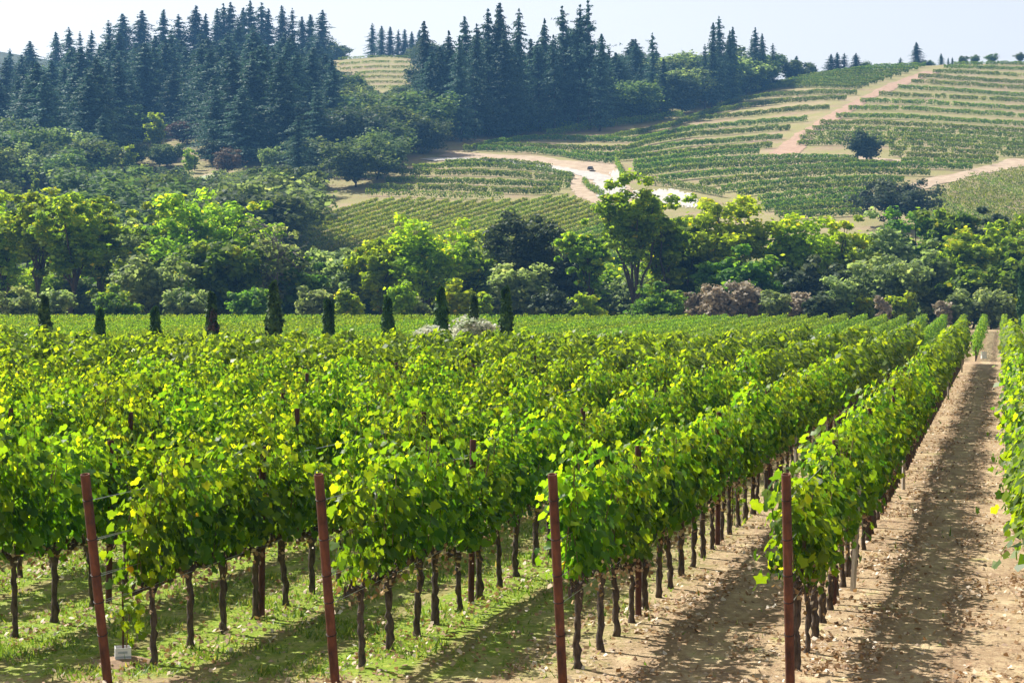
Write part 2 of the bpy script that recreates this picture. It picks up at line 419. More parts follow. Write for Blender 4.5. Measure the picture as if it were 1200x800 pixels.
drape_strip('dirt_bench', [(520, 181), (560, 183), (610, 186), (655, 192), (690, 196)], [9, 10, 9], M_TAN, .08)
drape_strip('red_dirt_track', [(1094, 84), (1070, 92), (1042, 103), (1016, 115), (996, 126), (974, 139), (955, 151), (938, 163), (925, 176), (908, 186)], [5, 5, 4, 5, 6.5, 8], M_RED, .12)
drape_strip('dirt_lane', [(905, 187), (930, 184), (960, 183), (1000, 186), (1040, 188), (1080, 190)], [6, 5, 4], M_TAN, .1)
drape_strip('lower_dirt_lane', [(1060, 224), (1090, 214), (1125, 206), (1150, 201), (1172, 196), (1210, 188)], [5, 6, 6, 9], M_TAN, .1)
drape_poly('gravel_clearing', [(238, 205), (254, 204), (258, 211), (252, 217), (242, 216)], M_TAN, .08)

# ------------------------------------------------------------------ vine rows on the hill
hill_rows = 0
def vine_row(pts, label, group, mat=M_HILLVINE, per_m=50, h=1.7, w=.5, size=.30, gap=.02, world=None, lowgap=.2, bright=0.0):
    """one hedge-like row of vines along a line of the photograph laid on the hill"""
    global hill_rows
    even = world is not None
    if world is None:
        w2 = smooth_poly(hit(*smooth_poly(pts, 3.0).T)[:, :2], 1.0)
    else:
        w2 = world
    if not even: per_m *= 1.9; size *= .72
    seg = np.linalg.norm(np.diff(w2, axis=0), axis=1).sum()
    n = int(seg * per_m)
    t = np.sort(rng.uniform(0, len(w2) - 1.001, n)); i = t.astype(int); fr = (t - i)[:, None]
    P = w2[i] * (1 - fr) + w2[i + 1] * fr
    tn = unit(w2[i + 1] - w2[i]); nn = np.stack([-tn[:, 1], tn[:, 0]], -1)
    # vigour varies from vine to vine along the row
    vig = (.96 + .08 * rng.random(len(w2) + 2)) if even else (.84 + .3 * rng.random(len(w2) + 2))
    vg = vig[i] * (1 - fr[:, 0]) + vig[i + 1] * fr[:, 0]
    miss = rng.random(len(w2) + 2) < gap
    keep = ~(miss[i] & (rng.random(n) < .8))
    z = lowgap + (h * vg - lowgap) * np.clip(rng.beta(1.5, 1.1, n), 0, 1)
    lat = rng.normal(size=n) * w * .5 * (1.1 - .35 * z / h)
    P = P + nn * lat[:, None]
    keep &= True
    base = terrain(P[:, 0], P[:, 1])
    c = np.stack([P[:, 0], P[:, 1], base + z], -1)[keep]
    nrm = np.concatenate([nn * np.sign(lat + rng.normal(size=n) * .1)[:, None], np.full((n, 1), .55)], -1)[keep] + rng.normal(size=(keep.sum(), 3)) * .55
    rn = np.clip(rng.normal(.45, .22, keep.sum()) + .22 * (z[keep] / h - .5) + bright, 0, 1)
    o0 = c.mean(0); o0[2] = c[:, 2].min()
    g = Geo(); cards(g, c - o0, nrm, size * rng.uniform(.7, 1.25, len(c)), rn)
    # short dark trunks under the leaves
    k = np.arange(0, len(w2) - 1, 2)
    for q in (k if world is not None else []):
        b = np.array([w2[q][0], w2[q][1], float(terrain(w2[q][0], w2[q][1]))]) - o0
        tube(g, [b - (0, 0, .1), b + (0, 0, .9)], .05, 3, 1, cap=False)
    o = obj('vine_row', g.mesh('vine_row', [mat, M_BARK]), loc=o0)
    hill_rows += 1
    return tag(o, label, 'vine row', group)

F_R = [  # right of the red track, top to bottom
    [(1118, 78), (1160, 77), (1215, 77)], [(1106, 81), (1150, 82), (1215, 84)],
    [(1093, 86), (1140, 88), (1215, 92)], [(1076, 92), (1094, 92), (1140, 96), (1215, 100)], [(1068, 98), (1120, 101), (1215, 107)],
    [(1052, 105), (1120, 109), (1215, 116)], [(1030, 113), (1100, 116), (1215, 122)], [(1008, 121), (1080, 123), (1160, 128), (1215, 131)],
    [(994, 130), (1060, 130), (1140, 135), (1215, 140)], [(980, 139), (1060, 140), (1140, 145), (1215, 150)],
    [(961, 147), (1040, 148), (1120, 152), (1215, 158)], [(952, 153), (1040, 155), (1140, 159), (1215, 164)],
    [(941, 159), (1080, 162), (1215, 170)], [(937, 165), (1080, 167), (1215, 174)], [(935, 171), (1080, 172), (1215, 180)],
    [(1042, 177), (1100, 180), (1215, 186)], [(1042, 184), (1100, 187), (1170, 190)], [(1056, 192), (1110, 193), (1162, 194)]]
for i, p in enumerate(F_R):
    vine_row(p, f'{ordinal(i + 1)} vine row from the top on the slope right of the red track', 'vine rows right of the red track', per_m=46, gap=.04, h=1.5, w=.5, bright=.02)
F_L = [  # left of the red track, top to bottom
    [(985, 83), (1030, 81), (1085, 79)], [(968, 86.5), (1010, 84), (1076, 82.5)], [(950, 90), (1000, 87), (1065, 86)], [(935, 93.5), (980, 90), (1056, 89.5)], [(920, 97), (960, 93), (1045, 93)],
    [(900, 101), (940, 96), (1036, 96)], [(880, 105), (912, 100), (960, 98), (1028, 99)], [(865, 112), (912, 102), (960, 100.5), (1018, 102)],
    [(850, 118), (880, 108), (912, 104), (960, 103), (1010, 105)], [(840, 128), (856, 122), (900, 114), (930, 113), (960, 111), (1004, 112)],
    [(820, 137), (872, 127), (926, 121), (970, 118), (992, 118)], [(796, 145), (830, 141), (880, 137), (930, 131), (972, 129)],
    [(700, 167), (740, 160), (790, 149), (815, 139), (842, 130)], [(568, 172), (620, 165), (660, 165), (700, 167), (745, 168), (784, 159), (810, 154), (860, 149), (900, 146), (946, 143)],
    [(543, 178), (570, 174), (620, 175), (680, 178), (735, 178), (762, 169), (810, 161), (850, 159), (890, 155), (926, 153)],
    [(560, 177), (620, 180), (660, 184), (690, 190), (720, 192)], [(670, 183), (710, 187), (740, 183), (760, 179), (800, 172), (850, 169), (880, 166), (917, 164)],
    [(722, 189), (760, 187), (810, 181), (860, 177), (905, 174)], [(742, 196), (760, 193), (810, 186), (850, 183), (890, 181)],
    [(743, 202), (790, 195), (850, 191), (916, 189), (960, 188), (1005, 191)], [(744, 209), (800, 201), (860, 197), (920, 195), (960, 193), (1010, 195), (1044, 197)],
    [(772, 214), (840, 207), (900, 203), (960, 200), (1040, 198), (1100, 199), (1140, 200)], [(820, 220), (880, 213), (960, 207), (1020, 205), (1090, 207)],
    [(846, 226), (900, 219), (960, 216), (1010, 214), (1060, 215)], [(864, 232), (900, 227), (960, 223), (1020, 221), (1050, 221)],
    [(888, 238), (920, 234), (960, 231), (1020, 228)], [(892, 244), (960, 238), (1020, 235)], [(894, 249), (960, 243), (1015, 241)],
    [(908, 253), (960, 248), (1010, 247)], [(912, 258), (1010, 253)]]
for i, p in enumerate(F_L):
    vine_row(p, f'{ordinal(i + 1)} vine row from the top on the terraces left of the red track', 'vine rows left of the red track', per_m=58, gap=.0, size=.30, h=1.65, w=.45)
for i, p in enumerate([[(640, 161), (680, 155), (720, 149), (745, 146), (800, 138)], [(541, 162), (580, 157), (620, 154), (660, 153), (690, 150)], [(556, 158), (600, 153), (650, 151), (700, 147)]]):
    vine_row(p, ['lone vine row curving along a shaded bank below the conifers', 'lower bushy vine row against the foot of the central conifers',
                 'upper bushy vine row against the foot of the central conifers'][i], 'vine rows below the central conifers', per_m=40, h=2.3, w=1.0, bright=.05)
vine_row([(752, 216), (800, 222), (848, 232)], 'slanting vine row that edges the white quarry floor', 'vine rows around the quarry', per_m=38)
vine_row([(722, 192), (726, 200), (730, 211)], 'short steep vine row above the bend of the gravel road', 'vine rows around the quarry', per_m=38)
vine_row([(684, 216), (690, 224), (708, 232)], 'short vine row inside the bend of the gravel road', 'vine rows around the quarry', per_m=34)
F_M = [[(522, 195), (580, 192), (646, 199)], [(484, 201), (520, 198), (580, 197), (630, 202), (672, 210)], [(468, 207), (540, 206), (600, 208), (670, 216)],
       [(452, 215), (510, 216), (580, 218), (668, 222)], [(433, 224), (510, 224), (580, 227), (620, 229), (656, 227)], [(428, 230), (480, 231), (520, 233), (590, 234)]]
for i, p in enumerate(F_M):
    vine_row(p, f'{ordinal(i + 1)} yellowing vine row from the top on the benches below the gravel road', 'vine rows on the benches below the gravel road',
             M_YELVINE, per_m=[55, 55, 55, 55, 55, 26][i], bright=-.1, h=1.55)
POLY_N = [(338, 272), (365, 256), (430, 237), (480, 235), (560, 239), (620, 236), (668, 231), (690, 241), (735, 248), (735, 318), (335, 312)]
cnt = 0
for y0 in np.arange(238, 452, 5.4):
    x = np.arange(330, 740, 4.0); y = y0 - .31 * (x - 335)
    ok = inside(POLY_N, x, y)
    if ok.sum() < 6: continue
    a = np.nonzero(ok)[0]
    pts = np.stack([x[a[0]:a[-1] + 1], y[a[0]:a[-1] + 1]], -1)
    cnt += 1
    vine_row(pts, f'{ordinal(cnt)} slanting vine row from the top of the dense yellow-green slope', 'vine rows of the dense yellow-green slope', M_YELVINE if cnt < 22 else M_HILLVINE,
             per_m=40, h=1.05, w=.5, size=.27, bright=.02, gap=.01)
POLY_P = [(1080, 240), (1108, 220), (1140, 208), (1172, 203), (1215, 195), (1215, 290), (1080, 290)]
cnt = 0
for y0 in np.arange(150, 285, 6.5):
    x = np.arange(1075, 1218, 3.0); y = y0 + .42 * (x - 1075)
    ok = inside(POLY_P, x, y)
    if ok.sum() < 6: continue
    a = np.nonzero(ok)[0]
    cnt += 1
    vine_row(np.stack([x[a[0]:a[-1] + 1], y[a[0]:a[-1] + 1]], -1), f'{ordinal(cnt)} patchy vine row from the top on the dry slope at right edge', 'patchy vine rows on the dry slope',
             M_YELVINE, per_m=20, h=1.3, w=.95, gap=.1, bright=-.12)
for i, yb in enumerate([68, 74, 80, 86, 92, 98, 104]):
    vine_row([(396 + 1.4 * i, yb + 3), (440, yb), (492, yb + 1)], f'{ordinal(i + 1)} vine row from the top in the small vineyard between the wooded ridges', 'vine rows between the wooded ridges',
             M_YELVINE, per_m=24, h=1.2, gap=.1, bright=-.1)
vine_row([(343, 79), (362, 76)], 'short yellow vine row glimpsed through conifers on the left ridge', 'vine rows between the wooded ridges', M_YELVINE, per_m=20, bright=.1)

# ------------------------------------------------------------------ vineyard on the valley floor
D1, S1 = 19.9, 2.43               # rows begin at this depth, this far apart across the picture
XA = -4.33                        # where the row of the leftmost end post begins
def row_xy(k, d):
    return XA + k * S1 + (.32 if k >= 4 else 0) + (d - D1) * ROWT, d

# --- rows beyond the cypresses
vis = []
for k in range(-60, 30):
    d = np.arange(118.5, 176.0, .8)
    x = .55 + 2.96 + k * 1.85 + (d - D1) * ROWT; y = d
    px, py = proj(x, y, valley(y) + 1.5)
    ok = (px > -25) & (px < 1225)
    if ok.sum() < 6: continue
    vis.append((k, np.stack([x[ok], y[ok]], -1)))
for n, (k, w2) in enumerate(vis):
    vine_row(None, f'{ordinal(len(vis) - n)} vine row from the right in the field beyond the cypresses', 'vine rows beyond the cypresses', M_BLOCK2, per_m=110, h=1.62, w=.3, size=.115,
             gap=.0, world=w2, lowgap=.3, bright=.0)

# --- one grapevine in a dozen shapes
def vine_shape(seed, tall=1.0, thin=0.0):
    rs = np.random.default_rng(seed)
    C, Nn, S, Q = [], [], [], []
    canes = Geo()
    gap = rs.uniform(-.5, .5) if rs.random() < .6 else 9
    peak = rs.uniform(-.35, .35)
    for s in range(18):
        y0 = -.54 + 1.08 * (s + rs.random()) / 18
        if abs(y0 - gap) < .09 or rs.random() < thin: continue
        flop = rs.random() < .17
        top = (rs.uniform(1.98, 2.42) - .42 * abs(y0 - peak) ** 1.3) * tall
        side = rs.choice([-1, 1])
        n = 28
        t = np.linspace(.09, 1, n)
        if flop:
            out = side * rs.uniform(.2, .36)
            x = rs.normal() * .05 + out * t ** 1.6
            z = .92 + (top - 1.0) * np.sin(t * rs.uniform(2.0, 2.75)) * .92
        else:
            x = rs.normal() * .05 + rs.normal() * .12 * t
            z = .92 + (top - .92) * t
        y = y0 + rs.normal() * .18 * t
        P = np.stack([x, y, z], -1)
        if s % 2 == 0: tube(canes, P[::5], .006, 3, cap=False)
        rad = np.where(t > .9, .05, .115) * (1 - .35 * t) + .02
        off = rs.normal(size=(n, 3)) * rad[:, None] * np.array([1.25, .9, .75])
        c = P + off
        c[:3, 2] = c[:3, 2] + .05
        C.append(c)
        outn = np.stack([np.sign(c[:, 0] + rs.normal(size=n) * .08) * 1.0, rs.normal(size=n) * .55, .25 + .65 * t], -1)
        Nn.append(outn + rs.normal(size=(n, 3)) * .36)
        S.append(rs.uniform(.052, .092, n) * np.where(t > .85, .68, 1))
        Q.append(np.clip(rs.normal(.40, .19, n) + .45 * np.clip(t - .5, 0, 1), 0, .86))
    # leaves hanging in front of the cordon
    n = 26
    c = np.stack([rs.normal(size=n) * .2, rs.uniform(-.53, .53, n), rs.uniform(.98, 1.25, n)], -1)
    C.append(c); Nn.append(np.stack([np.sign(c[:, 0]), rs.normal(size=n) * .4, rs.normal(size=n) * .3], -1)); S.append(rs.uniform(.05, .08, n)); Q.append(np.clip(rs.normal(.42, .2, n), 0, 1))
    C, Nn, S, Q = map(np.concatenate, (C, Nn, S, Q))
    far_red = rs.random(len(Q)) < .0009
    Q[far_red] = 1.0
    g = Geo(); vine_leaves(g, C, Nn, S, Q, rs=rs)
    foliage = g.mesh('vine_foliage', M_VINE, True)
    # gnarled trunk and the two cordon arms with spurs
    g = Geo()
    z = np.linspace(-.05, .86, 15)
    wob = np.cumsum(rs.normal(size=(15, 2)) * .006, 0) + rs.normal(size=(15, 2)) * .006
    lean = rs.normal() * .05
    tp = np.stack([wob[:, 0], wob[:, 1] + lean * z, z], -1)
    tube(g, tp, .036 * (1 + .2 * rs.normal(size=15)).clip(.7, 1.5) + .016 * np.exp(-(z + .05) * 7) + .02 * np.exp(-((z - .86) / .09) ** 2), 9)
    g.v[0] += (rs.normal(size=g.v[0].shape) * .006).astype(np.float32)
    trunk = g.mesh('vine_trunk', M_BARK, True)
    g = Geo()
    e = tp[-1]
    for sd in (-1, 1):
        yy_ = np.linspace(0, .5, 8) * sd
        zz = e[2] + .035 * np.sin(np.linspace(0, 3, 8)) + rs.normal(size=8) * .012
        arm = np.stack([e[0] + rs.normal(size=8) * .012, e[1] + yy_, zz], -1)
        arm[0] = e - (0, 0, .01)
        tube(g, arm, np.linspace(.034, .019, 8) * (1 + .2 * rs.random(8)), 7)
        for q in range(1, 8):
            p = arm[q]
            tube(g, [p, p + (rs.normal() * .015, rs.normal() * .015, .05), p + (rs.normal() * .03, rs.normal() * .03, .11)], [.02, .017, .011], 5)
    cordon = g.mesh('vine_cordon', M_BARK, True)
    g = Geo(); n = 60
    c = np.stack([rs.normal(size=n) * .13, rs.uniform(-.53, .53, n), .86 + rs.normal(size=n) * .11], -1)
    cards(g, c, rs.normal(size=(n, 3)), rs.uniform(.025, .06, n), rs.random(n) * .75, rs=rs)
    wither = g.mesh('withered_leaves', M_DRYLEAF)
    return dict(trunk=trunk, cordon=cordon, foliage=foliage, canes=canes.mesh('vine_canes', M_CANE, True), withered_leaves=wither)
SHAPES = [vine_shape(100 + i, [1, 1, .97, 1.03, .9][i % 5], .42 if i in (3, 11) else (.2 if i == 8 else 0)) for i in range(16)]
protos = []
for s in SHAPES:
    kids = [obj(nm, me) for nm, me in s.items()]
    protos.append(kids)

ROWNAME = {0: 'row behind the leftmost rusty post', 1: 'row behind the second rusty post', 2: 'row behind the third rusty post', 3: 'row behind the rightmost rusty post',
           4: 'row along the right picture edge'}
POST_EVERY = 6
cand = []
for k in range(-24, 8):
    for i in range(94):
        d = 20.75 + i * .96 + (.18 * ((k * 37 + i * 91) % 10 - 5) / 10)
        if k == 0: d += .35
        x, y = row_xy(k, d)
        px, _ = proj(x, y, 1.6)
        if d > 85 + 22 * np.clip((px - 850) / 280, 0, 1) + .6 * math.sin(k * 2.3): continue
        cand.append((d, k, i, x, y, px))
inview = sorted([c for c in cand if -18 < c[5] < 1218 and c[1] <= 4])
chosen = inview[:296]
chosen_set = {(c[1], c[2]) for c in chosen}
def vigour(k, i):
    return 1.0 + .05 * math.sin(i * 1.9 + k * 2.7) + .055 * math.sin(i * .83 + k) + rng.uniform(-.05, .05)
seen_in_row = {}
for c in sorted(chosen, key=lambda c: (c[1], c[0])):
    d, k, i, x, y, px = c
    n = seen_in_row[k] = seen_in_row.get(k, 0) + 1
    if 0 <= k <= 3: lab = f'leafy grapevine {ordinal(n)} from the near end of the {ROWNAME[k]}'
    elif k == 4: lab = f'leafy grapevine {ordinal(n)} visible from the near end of the {ROWNAME[4]}'
    else: lab = f'leafy grapevine {ordinal(n)} from the left picture edge in the {ordinal(-k)} row beyond the leftmost post'
    root = obj('grapevine', None, loc=(x, y, 0), rotz=ROWYAW + (math.pi if (i * 7 + k) % 2 else 0), scale=(1.0 + .16 * rng.normal() * .6, 1.0, vigour(k, i)))
    root.empty_display_size = .2
    tag(root, lab, 'grapevine', 'grapevines of the near vineyard block')
    pr = protos[(i * 5 + k * 3) % len(protos)]
    for q in pr:
        cc = q.copy(); COL.objects.link(cc); cc.parent = root
for kids in protos:
    for q in kids: bpy.data.objects.remove(q)

# --- the rest of the block as one mass
rest = [c for c in cand if (c[1], c[2]) not in chosen_set and -320 < c[5] < 1900]
g = Geo()
C, Nn, S, Q = [], [], [], []
for d, k, i, x, y, px in rest:
    nl = 300 if d < 50 else (230 if d < 75 else 180)
    sz = .105 if d < 50 else (.15 if d < 75 else .19)
    vg = vigour(k, i) * rng.uniform(.96, 1.06)
    t = rng.beta(1.5, 1.05, nl)
    z = .95 + (2.12 * vg - .95) * t + rng.normal(size=nl) * .06
    al = rng.uniform(-.56, .56, nl)
    z = z + .17 * np.sin(al * 9 + k * 2.1 + i * 1.7) * t
    lat = rng.normal(size=nl) * .17 * (1.15 - .2 * t)
    C.append(np.stack([x + al * RDIR[0] + lat * RDIR[1], y + al * RDIR[1] - lat * RDIR[0], z], -1))
    sg = np.sign(lat + rng.normal(size=nl) * .05)
    Nn.append(np.stack([sg * RDIR[1], -sg * RDIR[0], .35 + .7 * t], -1) + rng.normal(size=(nl, 3)) * .5)
    S.append(sz * rng.uniform(.75, 1.3, nl)); Q.append(np.clip(rng.normal(.40, .19, nl) + .28 * np.clip(t - .5, 0, 1), 0, 1))
C, Nn, S, Q = map(np.concatenate, (C, Nn, S, Q))
cards(g, C, Nn, S, Q)
for d, k, i, x, y, px in rest:
    if k >= -6: tube(g, [(x, y, -.05), (x + rng.normal() * .03, y, .9)], .045, 4, 1, cap=False)
kind(obj('grapevines', g.mesh('grapevines', [M_VINEFAR, M_BARK])), 'stuff')['label'] = 'green grapevines filling the far part of the near vineyard block'

# --- rusty posts
def post_mesh(h, r, open_top=True):
    g = Geo(); ns = 16
    a = np.arange(ns) / ns * 2 * math.pi
    cs = np.stack([np.cos(a), np.sin(a)], -1)
    prof = [(r, -.3), (r, h - .006), (r * .98, h), (r * .78, h), (r * .76, h - .15)] if open_top else [(r, -.3), (r, h - .006), (r * .94, h), (.001, h)]
    V = np.array([[(*(c * q), z) for c in cs] for q, z in prof])
    i = np.arange(len(prof) - 1)[:, None] * ns; j = np.arange(ns)[None]
    g.add(V, np.stack([i + j, i + (j + 1) % ns, i + ns + (j + 1) % ns, i + ns + j], -1).reshape(-1, 4))
    return g
def ring_mesh(r, z, rw=.006):
    g = Geo(); a = np.linspace(0, 2 * math.pi, 19)
    p = np.stack([np.cos(a) * (r + .003), np.sin(a) * (r + .003), z + .01 * np.sin(a)], -1)
    tube(g, p, rw, 5, cap=False)
    return g
END_H, END_R = 2.34, .050
WIRE_Z = [.55, .92, 1.22, 1.62, 2.05]
LEAN = R(12)
me_post = post_mesh(END_H, END_R).mesh('end_post', M_RUST, True)
me_ties = [ring_mesh(END_R, z + .02).mesh('wire_tie', M_DKWIRE, True) for z in WIRE_Z]
PNAME = ['leftmost', 'second from left', 'third from left', 'rightmost']
for k in range(4):
    x, y = row_xy(k, D1 + .05)
    root = obj('end_post', None, loc=(x, y, 0))
    root.rotation_euler = (LEAN, 0, ROWYAW)
    root.empty_display_size = .2
    tag(root, ['leftmost rusty pipe end post, leaning, with bare wires running to its row', 'rusty pipe end post second from left, at the hanging front of its row',
               'rusty pipe end post third from left, beside bare brown soil', 'rightmost rusty pipe end post, nearly upright beside the wide dirt aisle'][k], 'vineyard post', 'rusty end posts')
    obj('post', me_post, root)
    for m_ in me_ties: obj('wire_tie', m_, root)
HN = ['', 'lowest', 'second lowest', 'second highest', 'highest']
for k in range(4):
    for j, z in enumerate(WIRE_Z):
        if j == 0: continue
        x0, y0 = row_xy(k, D1 + .05)
        top = np.array([x0, y0, 0]) + np.array([-RDIR[0] * math.sin(LEAN) * z, -RDIR[1] * math.sin(LEAN) * z, math.cos(LEAN) * z])
        pts = []
        for q in range(14):
            d = D1 + .05 + q * 2.6
            x, y = row_xy(k, d)
            pts.append((x, y, z * .98 - .015 * (q % 2)))
        g = Geo()
        offs = [0] if j in (0, 4) else [-.035, .035]
        for of in offs:
            P = np.array(pts); P[0] = top
            P[1:, 0] += of * RDIR[1]; P[1:, 1] -= of * RDIR[0]
            P[1:, 2] += of * .6
            P0 = P[0] + np.array([of * RDIR[1], -of * RDIR[0], 0]); P[0] = P0
            tube(g, P - top, .009 if j == 0 else .0045, 4)
        o = obj('trellis_wire', g.mesh('trellis_wire', [M_DKWIRE if j == 0 else M_WIRE]), loc=top)
        tag(o, f'{HN[j]} trellis wire running back from the {PNAME[k]} rusty end post', 'wire', 'trellis wires')
me_line = post_mesh(2.2, .042).mesh('line_post', M_RUSTD, True)
linecount = {}
for k in range(-3, 5):
    for j in range(9):
        d = 20.75 + .96 * (j * 7 + 3.5) + (.96 if k % 2 else 0)
        x, y = row_xy(k, d)
        px, _ = proj(x, y, 1)
        if not (-5 < px < 1205) or d > 72: continue
        n = linecount[k] = linecount.get(k, 0) + 1
        o = obj('line_post', me_line, loc=(x, y, 0))
        o.rotation_euler = (rng.normal() * .015, rng.normal() * .015, rng.random() * 6)
        nm = ROWNAME.get(k) or f'{ordinal(-k)} row beyond the leftmost post'
        tag(o, f'{ordinal(n)} dark rusty post standing among the vines of the {nm}', 'vineyard post', 'rusty posts inside the rows')

# pale wooden stakes in the row by the aisle
for n, (k, d, h) in enumerate([(3, 26.2, 1.5), (3, 39.5, 1.5), (3, 72.0, 1.7), (2, 41.0, 1.4), (3, 96.0, 1.8)]):
    x, y = row_xy(k, d)
    g = Geo(); box(g, (-.03, -.03, -.1), (.03, .03, h))
    v = g.v[0]; v[4:, :2] *= .8
    o = obj('wooden_stake', g.mesh('wooden_stake', M_PALEWOOD), loc=(x + .16, y - .05, 0), rotz=rng.random())
    o.rotation_euler[0] = rng.normal() * .03
    tag(o, ['pale grey wooden stake nearest the camera under the rightmost post row', 'second pale wooden stake along the edge of the wide dirt aisle', 'third pale wooden stake along the edge of the wide dirt aisle',
            'pale wooden stake in the row behind the third rusty post', 'farthest pale stake at the end of the wide dirt aisle'][n], 'stake', 'pale wooden stakes')

# two young replants, one in a white carton, one in a wire sleeve
def replant(x, y, label, carton, h=.75):
    root = obj('young_vine', None, loc=(x, y, 0)); root.empty_display_size = .1
    tag(root, label, 'young vine')
    g = Geo(); tube(g, [(0, 0, -.1), (.005, 0, h * .5), (0, .005, h + .12)], .012, 6); obj('stake', g.mesh('stake', M_RUSTD, True), root)
    n = 46
    t = rng.random(n)
    c = np.stack([.09 + rng.normal(size=n) * .075, rng.normal(size=n) * .07, .22 + (h - .2) * t], -1)
    g = Geo(); vine_leaves(g, c, np.stack([rng.normal(size=n), -np.abs(rng.normal(size=n)), .5 + 0 * t], -1), rng.uniform(.04, .065, n), np.clip(rng.normal(.58, .14, n), 0, .9))
    obj('foliage', g.mesh('foliage', M_VINE, True), root)
    g = Geo(); tube(g, [(.03, 0, 0), (.05, .01, .3), (.08, 0, h * .8)], .006, 5); obj('stem', g.mesh('stem', M_CANE, True), root)
    if carton:
        g = Geo(); s = .088; hh = .18
        for (a0, b0, a1, b1) in ((-s, -s, s, -s + .006), (-s, s - .006, s, s), (-s, -s + .006, -s + .006, s - .006), (s - .006, -s + .006, s, s - .006)):
            box(g, (a0, b0, 0), (a1, b1, hh))
        o = obj('carton', g.mesh('carton', M_CARTON), root, rotz=.25)
        g = Geo()
        box(g, (-s - .002, -s - .004, hh * .38), (s + .002, -s - .0015, hh * .5)); box(g, (-s + .03, -s - .004, hh * .66), (s - .04, -s - .0015, hh * .8))
        obj('printed_band', g.mesh('printed_band', plain_mat('faded_print', (.33, .38, .42))), o)
        g = Geo()
        a = np.arange(14) / 14 * 2 * math.pi
        V = [(0, 0, .07)] + [(q * math.cos(b) * 1.25 * (1 + .1 * math.sin(3 * b)), q * math.sin(b), z) for q, z in ((.17, .05), (.33, -.02)) for b in a]
        F = [(0, 1 + j, 1 + (j + 1) % 14) for j in range(14)]
        g.add(V, F); g.add(V, [(1 + j, 15 + j, 15 + (j + 1) % 14, 1 + (j + 1) % 14) for j in range(14)])
        kind(obj('soil_mound', g.mesh('soil_mound', rough_mat('mound_soil', (.16, .10, .06), (.30, .2, .12), 12), True), None, (x, y, 0)), 'structure')
    else:
        g = Geo()
        for a in np.arange(0, 2 * math.pi, math.pi / 5):
            tube(g, [(math.cos(a) * .13 + .05, math.sin(a) * .13, 0), (math.cos(a) * .13 + .05, math.sin(a) * .13, .38)], .003, 3)
        for z in (.1, .24, .37):
            b = np.linspace(0, 2 * math.pi, 15); tube(g, np.stack([np.cos(b) * .13 + .05, np.sin(b) * .13, 0 * b + z], -1), .003, 3, cap=False)
        obj('wire_sleeve', g.mesh('wire_sleeve', M_WIRE), root)
a, b, c = ray(144, 776); y = -CAM_H / c * b; replant(a / b * y, y, 'small young vine on a stake in a white carton sleeve beside leftmost post', True)
a, b, c = ray(858, 615); y = -CAM_H / c * b; replant(a / b * y, y, 'small bright young vine in a wire sleeve under the third post row', False, .8)
a, b, c = ray(1153, 392); y = 122.; g = Geo()
for (a0, b0, a1, b1) in ((-.16, -.16, .16, -.15), (-.16, .15, .16, .16), (-.16, -.15, -.15, .15), (.15, -.15, .16, .15)):
    box(g, (a0, b0, 0), (a1, b1, .45))
tag(obj('carton_sleeve', g.mesh('carton_sleeve', M_CARTON), loc=(a / b * y, y, float(valley(y)))), 'white carton plant sleeve at the far end of the dirt aisle', 'plant sleeve')

# ------------------------------------------------------------------ grass and fallen leaves
def on_view(n, d0, d1, q0, q1):
    u = rng.random(n)
    d = d0 * (d1 / d0) ** u
    q = rng.uniform(q0, q1, n)
    x = q + (d - D1) * ROWT
    px, _ = proj(x, d, 0)
    ok = (px > -40) & (px < 1240)
    return x[ok], d[ok], q[ok]
def patch(x, y, s, ph=0.0):
    return (np.sin(x * s + ph) * np.sin(y * s * .8 + 1.7 * ph) + np.sin(x * s * 2.3 + 2 + ph) * np.sin(y * s * 1.9 + 1) * .7 + np.sin((x + y) * s * 4.1) * .4)
g = Geo()
x, y, q = on_view(330000, 19.9, 55, -26, 4.5)
dens = np.where(q < -1.4, 1.0, np.where(q < .6, .28, .012)) * np.clip(.55 + .5 * patch(x, y, 1.3), .02, 1) * np.clip((y - 19.8) / .8, .12, 1)
keep = rng.random(len(x)) < dens
x, y = x[keep], y[keep]; n = len(x)
hh = rng.uniform(.03, .10, n) * (1 + .5 * (rng.random(n) < .08)) * np.clip(.7 + .6 * patch(x, y, 2.6, 4.0), .45, 2.2); ww = rng.uniform(.006, .013, n) * (1 + y / 60); a = rng.random(n) * 2 * math.pi
lx, ly = rng.normal(size=n) * .04, rng.normal(size=n) * .04
b = np.stack([x, y, np.full(n, -.01)], -1); side = np.stack([np.cos(a), np.sin(a), 0 * a], -1) * ww[:, None]
V = np.stack([b - side, b + side, b + np.stack([lx, ly, hh], -1)], 1)
g.add(V, np.arange(n * 3).reshape(n, 3), 0, np.repeat(np.clip(rng.normal(.5, .25, n), 0, 1), 3))
kind(obj('grass', g.mesh('grass', M_GRASS)), 'stuff')['label'] = 'short green grass between the left rows'

g = Geo()
x, y, q = on_view(260000, 19.7, 95, -26, 7.5)
fr = ((q - XA) / S1) % 1.0                  # 0 on a row, .5 mid aisle
dr = np.minimum(fr, 1 - fr) * S1
right_side = fr < .5
dens = np.where(dr < .9, 1.0, .32) * np.where(right_side, 1.0, .55) * np.where(q > -1.0, 1.0, .30) * np.clip(.45 + .75 * patch(x, y, 1.7, 2.0), .06, 1)
dens = np.where((q < -1) & (dr < .35), .5, dens)
keep = rng.random(len(x)) < dens
x, y, q = x[keep], y[keep], q[keep]; n = len(x)
rn = rng.random(n); c = np.stack([x, y, rng.uniform(.012, .04, n)], -1)
nr_ = np.stack([rng.normal(size=n) * .75, rng.normal(size=n) * .75, np.ones(n)], -1)
cards(g, c, nr_, rng.uniform(.022, .062, n), np.clip(rng.beta(1.5, 1.7, n), 0, .99), jit=.4)
